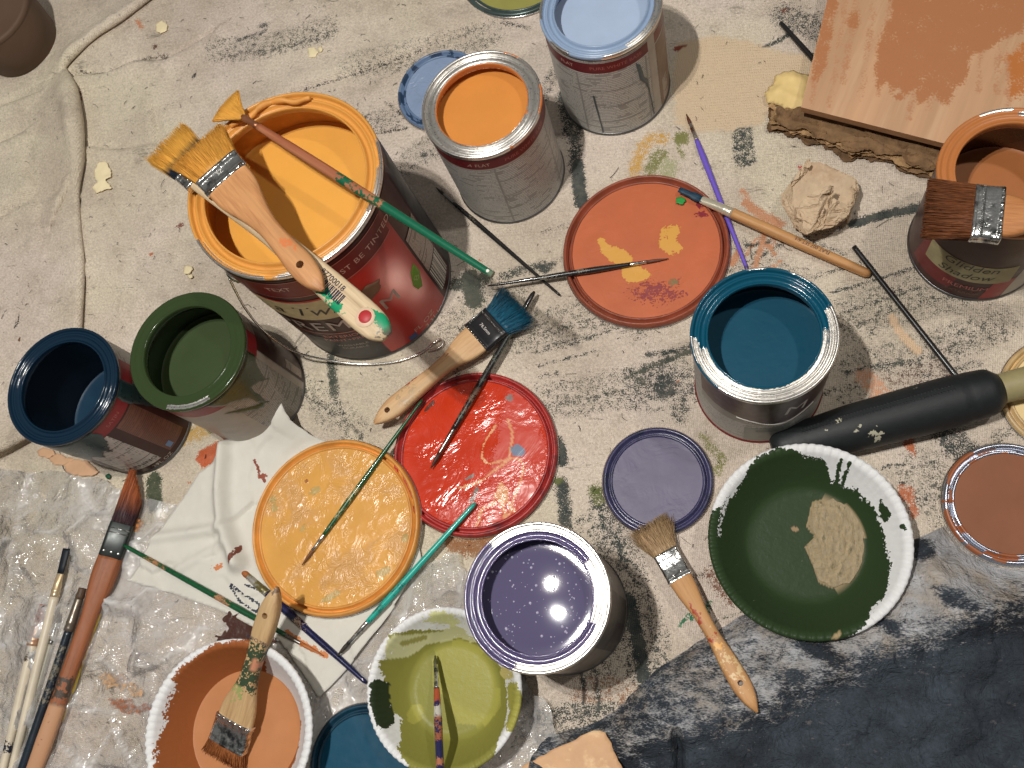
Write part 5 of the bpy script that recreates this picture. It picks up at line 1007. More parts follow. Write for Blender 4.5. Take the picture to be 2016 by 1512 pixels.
def st34(st, V, X):
    R_ = srgb(162, 72, 46)
    for a, y, rx, ry in ((0.20, -4, 2.4, 1.4), (0.27, -2.5, 4, 2), (0.34, -3.5, 2, 1.6), (0.46, 2, 3, 2.2), (0.47, -4, 3, 1.6)): st.over(sd_ell(V, (X(a), y), rx, ry, 0.4), 1.4, R_, 0.6)
    st.over(sd_ell(V, (X(0.53), 0), 4, 3), 2, srgb(224, 166, 84), 0.5); st.over(sd_ell(V, (X(0.66), 1), 16, 4), 8, srgb(208, 176, 128), -0.15)
t, M, L, x0 = flat_brush('small wooden brush with clean tan bristles beside the dark green bowl', (1274, 1026), 8, (1491, 1403), 34, 21, 31, 26, [(0, 9.8, 4.2), (0.10, 9.2, 4.6), (0.28, 6.0, 5.4), (0.45, 5.4, 5.8), (0.65, 7.6, 5.8), (0.82, 8.2, 5.4), (0.94, 5.0, 4.4), (1, 0.8, 2)],
    wood('honey_handle', srgb(196, 148, 98), srgb(170, 120, 74)), NICKEL, bristle_mat('bristle_natural', srgb(186, 156, 116), srgb(118, 92, 64)), 34, 8, 1.75, 800, hole=(0.80, 2.2), stain=st34, lenv=0.35, jit=1.5, rivets=2, brad=0.32)

t, M, L, x0 = flat_brush('angled brush with dark ferrule and reddish wood handle at the left', (283, 916), 12, (52, 1560), 12, 21, 58, 33, [(0, 11, 6.5), (0.06, 12, 7), (0.12, 11.5, 7), (0.24, 7.5, 6.5), (0.5, 7.2, 6.5), (0.8, 7.6, 6.5), (1, 6.5, 6)],
    wood('reddish_handle', srgb(150, 90, 56), srgb(112, 62, 38)), mat('slate_ferrule', srgb(40, 46, 44), 0.35, 0.3, var=0.25, vscale=60), bristle_mat('bristle_plum', srgb(64, 34, 42), srgb(40, 22, 28), tip=srgb(170, 92, 48), tipx=(0.45, 0.85), bl=58), 43, 13, 0.95, 700, roll=-0.42, slant=0.62, lenv=0.05, rivets=3, ribs=False,
    stain=bands([(0.52, 0.62, srgb(66, 56, 46), 0.15), (0.64, 1.1, srgb(184, 138, 104), 0.7), (0.88, 0.92, srgb(70, 54, 44), 0.0)]))
for x in (64, 68): V, F = box((x, 0, 6.95), (1.0, 20, 0.5)); mesh('ridge', V, F, NICKEL, t)
t, M, L, x0 = flat_brush('brown loaded paint brush laid across the brown tin at right edge', (1818, 410), 136, (2260, 452), 136, 43, 33, 20, BRUSHGRIP, wood('warm_handle2', srgb(190, 130, 80), srgb(160, 96, 54)), NICKEL, bristle_mat('bristle_mud', srgb(128, 76, 44), srgb(70, 40, 24), 0.25), 44, 11, 1.08, 900, lenv=0.12, rivets=0, jit=1.0, brad=0.6)
for k in range(24): V, F = box((33 + 6.0, -19.5 + 1.7 * k, 5.8), (2.6, 0.7, 0.3)); mesh('ridge', V, F, NICKEL, t)
for k in range(7): V, F = box((33 + 18.5, -18 + 6 * k, 5.8), (2.4, 3.4, 0.5)); mesh('crimp', V, F, NICKEL, t)

# --- loose bunch at the lower left
CREAMH = mat('cream_lacquer', srgb(206, 194, 172), 0.4, var=0.1, stain=True, srough=0.4)
thin_brush('white handled brush with dark flat bristles at the lower left', (131, 1080), 9, (12, 1560), 8, 24, 22, 3.6, [(0, 4.2), (0.3, 4.4), (0.7, 3.6), (1, 3.0)], CREAMH, mat('tan_ferrule', srgb(200, 178, 142), 0.3, 0.5), bristle_mat('bristle_black_blue', srgb(26, 34, 44), srgb(14, 18, 24)), 51, flatness=0.45, tipw=1.1, group='brushes bunched at the lower left')
thin_brush('cream brush with orange bristles at the far lower left', (84, 1190), 8, (2, 1530), 6, 16, 22, 4.6, [(0, 4.8), (0.4, 4.4), (1, 3.6)], CREAMH, mat('rose_ferrule', srgb(190, 150, 122), 0.3, 0.5), bristle_mat('bristle_rust', srgb(178, 92, 46), srgb(140, 66, 34)), 52, flatness=0.5, tipw=0.7, group='brushes bunched at the lower left', stain=bands([(0.05, 0.12, srgb(60, 50, 40), 0.4), (0.72, 0.82, srgb(30, 34, 50), 0.3)]))
thin_brush('dark handled round brush beside the angled brush', (163, 1158), 16, (26, 1570), 12, 10, 30, 4.0, [(0, 3.8), (0.3, 4.0), (0.7, 4.4), (1, 4.6)], mat('slate_lacquer', srgb(30, 40, 50), 0.3, var=0.25, stain=True, srough=0.4), mat('smoke_ferrule', srgb(120, 110, 98), 0.3, 0.6), bristle_mat('bristle_umber', srgb(96, 74, 56), srgb(60, 46, 36)), 53, tipw=0.9, group='brushes bunched at the lower left', stain=bands([(0.1, 0.45, srgb(110, 104, 90), -0.1)]))
thin_brush('thin grey handled brush in the lower left bunch', (118, 1205), 4, (6, 1590), 4, 10, 20, 2.2, [(0, 2.6), (1, 2.2)], mat('grey_lacquer', srgb(150, 146, 132), 0.4, stain=True), NICKEL, bristle_mat('bristle_umber', srgb(96, 74, 56), srgb(60, 46, 36)), 54, group='brushes bunched at the lower left')
thin_brush('thin yellow handle lying under the angled brush', (213, 1155), 4.5, (120, 1420), 4.5, 0, 0, 2.4, [(0, 1.6), (0.2, 2.6), (1, 2.4)], mat('yellow_lacquer', srgb(206, 178, 66), 0.35, stain=True), NICKEL, None, 55, group='brushes bunched at the lower left')
# ------------------------------------------------------------------ roller grip, board, papers
def grip():
    A, B = at(1520, 884, 20), at(1968, 766, 21); M, L = frame(A, B); t = empty('grip_handle', 'black foam grip on a khaki pole right of the teal tin', 'handle', matrix=M)
    s = np.linspace(0, 1, 60); hr = np.interp(s, [0, 0.03, 0.12, 0.35, 0.7, 0.83, 0.85, 0.87, 0.96, 1], [8, 13, 16, 19.5, 21, 21, 19.8, 20.4, 19, 13])
    V, F = loft([ring(q * L, a, a, n=32, p=1) for q, a in zip(s, hr)]); st = Stains(len(V))
    for q, y, rx, ry in ((0.36, -6, 4, 2), (0.42, -10, 5, 1.6), (0.30, 5, 3, 2), (0.44, -15, 4, 2), (0.5, -3, 1.5, 1), (0.66, 16, 3, 1.2), (0.24, 0, 2, 1)): st.add(sd_ell(V, (q * L, y), rx, ry, 0.5), 1.5, srgb(176, 172, 150), 0.4)
    mesh('foam_grip', V, F, mat('black_foam', srgb(22, 27, 29), 0.55, var=0.2, vscale=200, bump=0.5, bscale=1200, bdist=0.0004, stain=True, srough=0.6, sscale=(500, 160)), t, True, st)
    dots = []
    for k in range(46):
        for rw in (0, 1):
            a = math.radians(66 + 12 * rw); x = L * (0.14 + 0.0145 * k); r_ = np.interp(x / L, [0.12, 0.35, 0.7, 0.83], [16, 19.5, 21, 21]) + 0.05
            V, F = lathe([(1.0, 0), (0.8, 0.35), (0.1, 0.4)], 6); n = np.array([0, math.cos(a), math.sin(a)]); tt = np.array([0, -math.sin(a), math.cos(a)])
            dots.append((np.array([x, 0, 0]) + n * r_ + np.outer(V[:, 0], [1, 0, 0]) + np.outer(V[:, 1], tt) + np.outer(V[:, 2], n), F))
    V, F = join(dots); mesh('grip_dots', V, F, mat('black_foam_dot', srgb(18, 22, 24), 0.5), t, kind='stuff')
    V, F = loft([ring(x, a, a, n=28, p=1) for x, a in ((L - 6, 11.5), (L + 2, 12.2), (L + 30, 12.6), (L + 120, 12.6))]); mesh('pole', V, F, mat('khaki_pole', srgb(150, 140, 100), 0.5, var=0.12, vscale=60), t)
grip()

def board():
    z = 34.0
    c = [at(1577, 211, z), at(2260, 384, z), at(2330, -190, z), at(1668, -160, z)]; c0 = c[0]
    ex = (c[1] - c0); W_ = np.linalg.norm(ex); ex /= W_; ey = np.cross([0, 0, 1.0], ex); d = c[3] - c0; Ly = d @ ey; sk = (d @ ex) / Ly
    t = empty('painted_board', 'flat wooden board brushed with orange brown paint, upper right', 'board', matrix=Matrix([[ex[0], ey[0], 0, c0[0] * S], [ex[1], ey[1], 0, c0[1] * S], [0, 0, 1, c0[2] * S], [0, 0, 0, 1]]))
    nx, ny = 130, 120; X, Y = np.meshgrid(np.linspace(0, W_, nx), np.linspace(0, Ly, ny), indexing='ij'); V = np.stack([X + sk * Y, Y, 0 * X], -1).reshape(-1, 3)
    i, j = np.meshgrid(np.arange(nx - 1), np.arange(ny - 1), indexing='ij'); q = (i * ny + j).ravel(); F = np.stack([q, q + ny, q + ny + 1, q + 1], 1)
    st = Stains(len(V)); p = lambda x, y: np.array([(at(x, y, z) - c0) @ ex, (at(x, y, z) - c0) @ ey])
    B1 = srgb(174, 116, 76); B2 = srgb(182, 130, 94)
    ph = lambda pts: np.array([p(*a) for a in pts])
    st.add(sd_poly(V, ph([(1735, -40), (1760, 20), (1738, 60), (1720, 130), (1728, 175), (1745, 165), (1755, 185), (1770, 175), (1780, 190), (1800, 175), (1810, 205), (1840, 185), (1860, 205), (1880, 180), (1900, 160), (1915, 110), (1960, 90), (2010, 60), (2100, -60)])), 5, B1, 0.75)
    st.add(sd_poly(V, ph([(1630, -40), (1650, -20), (1640, 60), (1625, 130), (1612, 160), (1598, 160), (1600, 120), (1612, 60)])), 4, B1, 0.5); st.add(sd_ell(V, p(1682, 38), 5, 9, 0.2), 4, B1, 0.4); st.add(sd_ell(V, p(1770, 190), 4, 4), 2, B1, 0.7)
    st.add(sd_poly(V, ph([(1985, 110), (2010, 90), (2100, 60), (2100, 180), (1990, 190)])), 8, srgb(184, 112, 56), 0.5)
    for k in range(14):
        x = 1600 + k * 30 + RNG.uniform(-8, 8); st.add(sd_line(V, ph([(x, -20), (x - 40 + 3 * k, 190 + RNG.uniform(-30, 50))]), RNG.uniform(2, 5)), 3, B2, -0.05)
    bm = mat('board_wood', srgb(194, 152, 116), 0.5, var=0.2, vscale=30, stretch=(1, 0.07, 1), bump=0.2, bscale=200, bdist=0.0003, stain=True, srough=0.45, sscale=(500, 60), samp=1.1, sedge=0.35, col2=srgb(206, 170, 134), c2=(0.5, 0.7), c2scale=50)
    mesh('painted_face', V, F, bm, t, True, st)
    T = 7.0; R4 = np.array([(0, 0, -0.05), (W_, 0, -0.05), (W_ + sk * Ly, Ly, -0.05), (sk * Ly, Ly, -0.05)]); V = np.vstack([R4, R4 - [0, 0, T]])
    mesh('board_edge', V, [(7, 6, 5, 4), (0, 1, 5, 4)[::-1], (1, 2, 6, 5)[::-1], (2, 3, 7, 6)[::-1], (3, 0, 4, 7)[::-1]], mat('board_side', srgb(150, 108, 74), 0.6), t, False)
board()

def crumple_sheet(name, label, cat, poly_px, z0, step, hf, m_, amp=0.0, seed=0, thick=0.4, group=None, kind=None, n=5, stains=None):
    poly = ats(poly_px, z0)[:, :2]
    if amp: poly = ragged(poly, amp, n, seed)
    c = poly.mean(0); V, F = grid_sheet(poly, step); V[:, 2] = hf(V, sd_poly(V, poly))
    st = None
    if stains: st = Stains(len(V)); stains(st, V)
    V[:, :2] -= c; o = mesh(name, V, F, m_, None, True, st); o.location = (c[0] * S, c[1] * S, 0); tag(o, label, cat, group, kind)
    if thick: md = o.modifiers.new('thickness', 'SOLIDIFY'); md.thickness = thick * S; md.offset = 1
    return o

# torn brown cardboard under the board
def cardboard():
    base = [(1512, 214), (1532, 230), (1560, 222), (1590, 205), (1700, 230), (1880, 280), (1900, 330), (1860, 368), (1835, 360), (1825, 350), (1780, 342), (1745, 316), (1700, 310), (1668, 316), (1640, 293), (1600, 283), (1565, 268), (1530, 260), (1508, 252), (1514, 235)]
    c0 = at(1700, 280, 6); t = empty('torn_cardboard', 'torn crumpled brown cardboard under the edge of the board', 'cardboard', (c0[0], c0[1], 0))
    u = at(1510, 235)[:2]; w = at(1850, 350)[:2] - u; w /= np.hypot(*w); nrm = np.array([-w[1], w[0]])
    cm = [mat('brown_cardboard_%d' % k, c, 0.85, var=0.25, vscale=70, bump=0.7, bscale=420, bdist=0.001, col2=c2, c2=(0.5, 0.72), c2scale=60) for k, (c, c2) in enumerate(((srgb(112, 84, 56), srgb(80, 58, 38)), (srgb(150, 118, 82), srgb(112, 84, 56)), (srgb(172, 138, 96), srgb(134, 102, 68)), (srgb(128, 98, 66), srgb(96, 70, 46))))]
    for k in range(4):
        P = ats(base, 4 + 4 * k)[:, :2]; P = P + nrm * (3.0 * k) * np.clip((((P - u) @ nrm) < 14)[:, None] * 1.0, 0, 1) + w * (3.0 * (k % 2)); P = ragged(ragged(P, 3.0, 3, 40 + k), 0.9, 3, 50 + k)
        V, F = grid_sheet(P, 1.3); d = sd_poly(V, P); a_, b_ = (V[:, :2] - u) @ w, (V[:, :2] - u) @ nrm; wv = 6 * fbm(V[:, 0] / 14, V[:, 1] / 14, 3 + k)
        q1, f1 = plates((a_ + wv) / 2.4, b_ + wv, 8, 31 + k, 0.9)
        V[:, 2] = 1.5 + 3.6 * k + 2.4 * q1 * np.clip(d / 4, 0.2, 1) + 2.0 * fbm(V[:, 0] / 6, V[:, 1] / 6, 9 + k) + (3.2 * np.exp(-d / 3.0) * (fbm(a_ / 9, a_ * 0 + k, 60 + k) - 0.35) * 3)
        V[:, 2] = np.maximum(V[:, 2], 0.8 + k * 0.5); V[:, :2] -= c0[:2]; o = mesh('torn_layer', V, F, cm[k], t, False); md = o.modifiers.new('thickness', 'SOLIDIFY'); md.thickness = 0.7 * S; md.offset = 1
cardboard()
crumple_sheet('yellow_paper_scrap', 'pale yellow paper scrap at the corner of the board', 'paper scrap', [(1528, 148), (1560, 138), (1600, 150), (1600, 225), (1565, 218), (1530, 205), (1508, 200), (1505, 182), (1520, 168)], 6, 2.0,
    lambda V, d: 4 + 6 * np.clip(d / 9, 0, 1) + 3 * fbm(V[:, 0] / 12, V[:, 1] / 12, 8), mat('pale_yellow', srgb(224, 196, 132), 0.7, var=0.1, bump=0.3, bscale=120), 1.5, 8, 0.6)

# crumpled paper ball
def ball():
    # one sheet folded back on itself again and again until it fits a small ball
    r = np.random.default_rng(31); n = 120; g = np.linspace(-100, 100, n); X, Y = np.meshgrid(g, g, indexing='ij'); P = np.stack([X, Y, 4 * (fbm(X.ravel() / 30, Y.ravel() / 30, 3).reshape(n, n) - 0.5)], -1).reshape(-1, 3)
    ds = np.concatenate([np.linspace(70, 30, 10), np.linspace(34, 21, 44)])
    for d_ in ds:
        q = r.normal(0, 1, 3) * np.array([1, 1, 0.85]); far = P[np.argmax(np.linalg.norm(P, axis=1))]
        q = q / np.linalg.norm(q) * 0.7 + far / np.linalg.norm(far) * 0.6; q /= np.linalg.norm(q); s_ = P @ q - d_; k = s_ > 0; P[k] -= np.outer(s_[k] * 1.75, q)
    P = P + 0.75 * (np.stack([fbm(X.ravel() / 7 + 9 * k, Y.ravel() / 7, 60 + k) for k in range(3)], 1) - 0.5) * 2 + 0.18 * r.normal(0, 1, P.shape); rr = np.linalg.norm(P, axis=1); P *= (np.minimum(rr, 36) / rr)[:, None] * 1.26
    P[:, 2] *= 0.82; P[:, 2] -= P[:, 2].min() - 0.5; P[:, :2] -= (P[:, :2].max(0) + P[:, :2].min(0)) / 2
    i, j = np.meshgrid(np.arange(n - 1), np.arange(n - 1), indexing='ij'); q = (i * n + j).ravel(); F = np.stack([q, q + n, q + n + 1, q + 1], 1); c = at(1616, 392, 18)
    t = empty('crumpled_paper', 'crumpled brown paper ball below the torn cardboard', 'paper', (c[0], c[1], 0))
    pm = mat('kraft_paper', srgb(196, 172, 142), 0.75, var=0.1, vscale=50, bump=0.25, bscale=300, col2=srgb(168, 136, 106), c2=(0.5, 0.75), c2scale=30)
    mesh('wad', P, F, pm, t, False)
ball()

# white paper towel under the yellow lid
def ht(V, d):
    p = lambda x, y: at(x, y, 8)[:2]
    n = 1.6 * ridged(V[:, 0] / 50, V[:, 1] / 50, 31, 3) + 0.8 * fbm(V[:, 0] / 14, V[:, 1] / 14, 3)
    ridge = 14 * np.exp(-(sd_line(V, np.array([p(446, 880), p(436, 960), p(444, 1040), p(470, 1110)]), 0) / 7) ** 2)
    p1, e1 = plates(V[:, 0] + 10 * fbm(V[:, 0] / 30, V[:, 1] / 30, 3), V[:, 1] + 10 * fbm(V[:, 0] / 30, V[:, 1] / 30, 4), 44, 5, 1.0); n = n + 3.0 * p1
    up = 26 * np.exp(-(np.hypot(*(V[:, :2] - p(572, 812)).T) / 26) ** 2) + 10 * np.exp(-(np.hypot(*(V[:, :2] - p(500, 850)).T) / 28) ** 2)
    up += 5 * np.exp(-(sd_line(V, np.array([p(300, 1060), p(430, 1040)]), 0) / 5) ** 2) + 4 * np.exp(-(sd_line(V, np.array([p(350, 1120), p(440, 1070)]), 0) / 5) ** 2)
    lidc = np.array([-344.1, 108.7]); f = np.clip((np.hypot(*(V[:, :2] - lidc).T) - 78) / 14, 0, 1)
    return 4.2 + (n + ridge + up) * f
def tws(st, V):
    p = lambda x, y: at(x, y, 8)[:2]
    st.over(sd_line(V, np.array([p(502, 908), p(510, 930), p(520, 948)]), 3), 1.5, srgb(126, 60, 40), 0.6); st.over(sd_ell(V, p(512, 936), 5, 2.4), 2, srgb(140, 70, 46), 0.4)
    st.over(sd_ell(V, p(430, 1115), 6, 3, 0.4), 3, srgb(196, 120, 70), 0.2); st.over(sd_line(V, np.array([p(462, 1108), p(475, 1080)]), 4), 2, srgb(110, 60, 44), 0.3)
    for l in ([(455, 1150), (480, 1170), (510, 1190)], [(452, 1155), (470, 1185), (505, 1205)], [(480, 1150), (520, 1165)], [(510, 1190), (505, 1205)]): st.over(sd_line(V, np.array([p(*q) for q in l]), 2.2), 1.0, srgb(40, 46, 62), 0.6)
    st.over(sd_line(V, np.array([p(565, 1245), p(600, 1268), p(640, 1290)]), 5), 2.5, srgb(198, 122, 66), 0.5)
crumple_sheet('paper_towel', 'white folded paper towel under the yellow lid', 'paper towel', [(253, 1143), (320, 1040), (392, 930), (418, 914), (446, 878), (520, 830), (578, 803), (590, 838), (612, 856), (640, 868), (800, 960), (830, 1100), (770, 1205), (684, 1316), (628, 1374), (555, 1262), (446, 1206), (340, 1168)], 5, 2.0, ht,
    mat('towel_white', srgb(206, 203, 193), 0.85, var=0.03, vscale=80, bump=0.35, bscale=700, bdist=0.0004, stain=True, srough=0.6, sscale=(400, 120), samp=0.8), 0.5, 3, 0.4, stains=tws)

# clear plastic sheet along the bottom left
def hp(V, d):
    r = ridged(V[:, 0] / 90, V[:, 1] / 70, 41, 5); s = ridged(V[:, 0] / 30 + 0.4 * V[:, 1] / 30, V[:, 1] / 45, 44, 3)
    lidc = np.array([[-344.1, 108.7, 85], [-402.1, -70.3, 60], [-220.9, -23.4, 55], [-293.8, -88.2, 52], [-567.6, 207.7, 58]]); f = np.ones(len(V))
    for x, y, rr in lidc: f = np.minimum(f, np.clip((np.hypot(V[:, 0] - x, V[:, 1] - y) - rr) / 20, 0.0, 1))
    tw = ats([(253, 1143), (392, 930), (578, 803), (640, 868), (830, 1100), (684, 1316), (628, 1374)], 5)[:, :2]; f = np.minimum(f, np.clip(-sd_poly(V, tw) / 15, 0, 1))
    p1, e1 = plates(V[:, 0] + 14 * fbm(V[:, 0] / 40, V[:, 1] / 40, 13), V[:, 1] + 14 * fbm(V[:, 0] / 40, V[:, 1] / 40, 14), 52, 15, 1.0); p2, e2 = plates(V[:, 0], V[:, 1], 17, 16, 0.9)
    return 1.6 + (9 * (r - 0.3) ** 2 * 2 + 1.6 * s + 8.5 * np.maximum(p1, -0.15) + 2.2 * np.maximum(p2, -0.3)) * f
t = NT('clear_plastic'); t.t.nodes.remove(t.b); tr = t.n('ShaderNodeBsdfTransparent'); tr.inputs[0].default_value = (0.97, 0.97, 0.96, 1); gl = t.n('ShaderNodeBsdfGlossy'); gl.inputs['Roughness'].default_value = 0.08
df = t.n('ShaderNodeBsdfDiffuse'); df.inputs[0].default_value = (0.80, 0.79, 0.78, 1); fr = t.n('ShaderNodeFresnel'); fr.inputs[0].default_value = 1.5
bmp = t.bump(t.noise(38, 4, None, 0.55, 1.8), 0.9, 0.006); t.l(bmp, gl.inputs['Normal']); t.l(bmp, fr.inputs['Normal'])
m1 = t.n('ShaderNodeMixShader'); t.l(t.ramp(t.math('ADD', t.attr('cov'), t.math('MULTIPLY', t.math('SUBTRACT', t.noise(70, 4), 0.5), 0.7)), -0.2, 0.9, 0.06, 0.80), m1.inputs[0]); t.l(tr.outputs[0], m1.inputs[1]); t.l(df.outputs[0], m1.inputs[2]); m2 = t.n('ShaderNodeMixShader'); t.l(t.math('MULTIPLY', fr.outputs[0], 2.6, clamp=True), m2.inputs[0]); t.l(m1.outputs[0], m2.inputs[1]); t.l(gl.outputs[0], m2.inputs[2]); t.l(m2.outputs[0], t.o.inputs[0])
crumple_sheet('plastic_sheet', 'clear crinkled plastic sheet spread under the brushes at the bottom left', 'plastic sheet', [(-60, 925), (60, 930), (190, 940), (300, 985), (420, 1000), (600, 1060), (760, 1170), (850, 1110), (905, 1090), (930, 1140), (960, 1260), (1040, 1350), (1085, 1390), (1110, 1460), (1100, 1600), (500, 1640), (-80, 1640)], 2, 3.0, hp, t.m, 4, 6, 0, stains=lambda st, V: setattr(st, 'cov', np.clip(0.6 * np.exp(-plates(V[:, 0] + 14 * fbm(V[:, 0] / 40, V[:, 1] / 40, 13), V[:, 1] + 14 * fbm(V[:, 0] / 40, V[:, 1] / 40, 14), 52, 15, 1.0)[1] / 0.035) + 0.22 * np.exp(-plates(V[:, 0], V[:, 1], 17, 16, 0.9)[1] / 0.1) + 0.9 * (fbm(V[:, 0] / 80, V[:, 1] / 60, 77) - 0.45), -0.3, 1)))
# wet and dried marks left on the plastic
def smear_mat(name, c, ro, sd):
    m_ = mat(name, c, ro, bump=0.6, bscale=260, bdist=0.0012); t = m_.node_tree; b = t.nodes['Principled BSDF']; n = t.nodes.new('ShaderNodeTexNoise'); n.inputs['Scale'].default_value = 220; n.inputs['Detail'].default_value = 4
    g = t.nodes.new('ShaderNodeMapRange'); g.inputs[1].default_value = 0.38; g.inputs[2].default_value = 0.6; g.inputs[3].default_value = 0.95 if sd == 3 else 0.15; g.inputs[4].default_value = 1.0 if sd == 3 else 0.9
    tc = t.nodes.new('ShaderNodeTexCoord'); t.links.new(tc.outputs['Object'], n.inputs['Vector']); t.links.new(n.outputs[0], g.inputs[0]); t.links.new(g.outputs[0], b.inputs['Alpha']); return m_
for nm, lb, pts, z, c, ro, sd in (('paint_smear', 'glossy dark brown smear on the plastic by the orange bowl', [(445, 1205), (480, 1210), (520, 1235), (545, 1262), (520, 1275), (470, 1262), (430, 1268), (425, 1250), (448, 1245), (440, 1225)], 5.5, srgb(74, 48, 40), 0.15, 3),
                       ('paint_smear', 'small orange smear on the plastic near the brush bunch', [(262, 1020), (282, 1030), (272, 1045), (258, 1042), (250, 1035)], 5, srgb(206, 130, 66), 0.4, 4),
                       ('paint_smear', 'rust red streak on the plastic left of the orange bowl', [(215, 1375), (240, 1372), (270, 1392), (305, 1385), (300, 1402), (270, 1405), (235, 1395), (218, 1390)], 5, srgb(158, 98, 70), 0.3, 5),
                       ('paint_smear', 'faded orange streak on the plastic left of the orange bowl', [(195, 1330), (225, 1325), (260, 1345), (290, 1365), (270, 1370), (235, 1355), (205, 1350)], 5, srgb(196, 156, 116), 0.35, 6)):
    crumple_sheet(nm, lb, 'paint smear', pts, z, 1.2, lambda V, d, z=z: z + 0.3 * np.clip(d / 2, 0, 1) + 0.5 * fbm(V[:, 0] / 5, V[:, 1] / 5, 2), smear_mat('smear_%d' % sd, c, ro, sd), 3.0, sd, 0)

# loose flakes and scraps
def flake(label, cat, pts, z, c, seed, name='paint_chip', th=1.2, lift=2.0, group='dried paint chips', amp=0.8, step=1.5, rough=0.6):
    m_ = mat('chip_%s_%d' % (name, seed), c, rough, var=0.08, bump=0.3, bscale=200)
    return crumple_sheet(name, label, cat, pts, z, step, lambda V, d: z + 0.6 + lift * fbm(V[:, 0] / 9, V[:, 1] / 9, seed), m_, amp, seed, th, group)
CH = srgb(232, 216, 176)
flake('largest cream paint chip, left of the wide yellow brush', 'paint chip', [(190, 335), (197, 321), (210, 320), (220, 336), (221, 350), (208, 356), (214, 362), (222, 372), (205, 377), (192, 382), (184, 372), (195, 360), (188, 350)], 0.5, CH, 61)
flake('cream paint chip near the top left fold', 'paint chip', [(310, 50), (322, 42), (331, 50), (330, 62), (317, 68), (309, 62)], 0.5, CH, 62)
flake('cream paint chip above the yellow can', 'paint chip', [(608, 96), (620, 95), (630, 104), (622, 114), (610, 115)], 0.5, CH, 63); flake('tiny cream crumb beside the chip above the yellow can', 'paint chip', [(627, 98), (634, 92), (637, 100), (631, 106)], 0.5, CH, 64)
flake('cream paint chip above the green tin', 'paint chip', [(364, 528), (372, 522), (383, 530), (376, 540), (365, 541)], 0.5, CH, 65); flake('tiny cream crumb above the green tin', 'paint chip', [(372, 543), (380, 542), (384, 548), (376, 550)], 0.5, CH, 66)
flake('green paint chip on the terracotta lid', 'paint chip', [(1331, 392), (1342, 389), (1351, 397), (1344, 405), (1332, 403)], 7.0, srgb(30, 140, 56), 67)
PK = srgb(206, 164, 128)
flake('large peach paint flake under the dark blue tin', 'paint chip', [(128, 916), (150, 905), (175, 908), (198, 930), (185, 938), (160, 938), (135, 932)], 0.5, PK, 68); flake('middle peach paint flake under the dark blue tin', 'paint chip', [(100, 905), (115, 893), (130, 900), (150, 905), (128, 917), (108, 915)], 0.5, PK, 69); flake('leftmost peach paint flake near the dark blue tin', 'paint chip', [(75, 890), (90, 882), (108, 886), (112, 896), (98, 903), (82, 900)], 0.5, PK, 70)
flake('green speck beside the peach flakes', 'paint chip', [(210, 937), (218, 933), (221, 941), (214, 944)], 0.6, srgb(30, 84, 60), 71)
crumple_sheet('cardboard_scrap', 'peach painted cardboard scrap at the bottom edge', 'cardboard', [(1005, 1525), (1060, 1490), (1120, 1462), (1172, 1437), (1192, 1440), (1205, 1470), (1225, 1512), (1240, 1580), (1000, 1600)], 26, 2.5, lambda V, d: 24 + 2 * fbm(V[:, 0] / 30, V[:, 1] / 30, 4), mat('peach_board', srgb(206, 162, 120), 0.6, var=0.08, col2=srgb(226, 190, 144), c2=(0.52, 0.58), c2scale=22), 0.8, 9, 1.5)

# dark paint-stiffened fabric at the lower right, whitened along its folded edge
EDGE = [(1085, 1445), (1150, 1432), (1212, 1402), (1240, 1370), (1300, 1312), (1385, 1258), (1462, 1212), (1600, 1150), (1720, 1095), (1850, 1040), (2016, 985), (2200, 930)]
CRE = [(1060, 1500), (1150, 1480), (1260, 1452), (1380, 1412), (1500, 1382), (1600, 1335), (1720, 1282), (1850, 1232), (2016, 1180), (2200, 1120)]
def hfab(V, d0):
    e = ats(EDGE, 0)[:, :2]; c = ats(CRE, 30)[:, :2]
    d = -sd_line(V, smooth_line(e, 5), 0); k = sd_poly(V, np.vstack([c, ats([(2300, 1400), (2300, 1800), (1060, 1800)], 30)[:, :2]]))
    h = 27 * (1 - np.exp(-d / 13)) + 3.5 * (plates(V[:, 0] + 9 * fbm(V[:, 0] / 25, V[:, 1] / 25, 3), V[:, 1] + 9 * fbm(V[:, 0] / 25, V[:, 1] / 25, 4), 38, 25, 1.0)[0]) + 2.2 * fbm(V[:, 0] / 22, V[:, 1] / 22, 51) + 3.0 * (ridged(V[:, 0] / 60, V[:, 1] / 40, 52, 3) - 0.4)
    drop = np.clip(k / 22, 0, 1); h = h - 12 * drop * drop * (3 - 2 * drop) + np.clip(k / 40, 0, 1) * (9 * (fbm(V[:, 0] / 70, V[:, 1] / 45, 55) - 0.5))
    h -= 16 * np.exp(-(sd_line(V, ats([(1332, 1442), (1336, 1480), (1345, 1600)], 15)[:, :2], 0) / 3.0) ** 2)
    rb_ = np.hypot(V[:, 0] - 64.5, V[:, 1] - 108.6); h = np.minimum(h, np.maximum(0, (rb_ - 46) * 0.80)); rl_ = np.hypot(V[:, 0] - 219.5, V[:, 1] - 147.0); h = np.minimum(h, np.maximum(-1.5, (rl_ - 52) * 0.9))
    return 1 + h
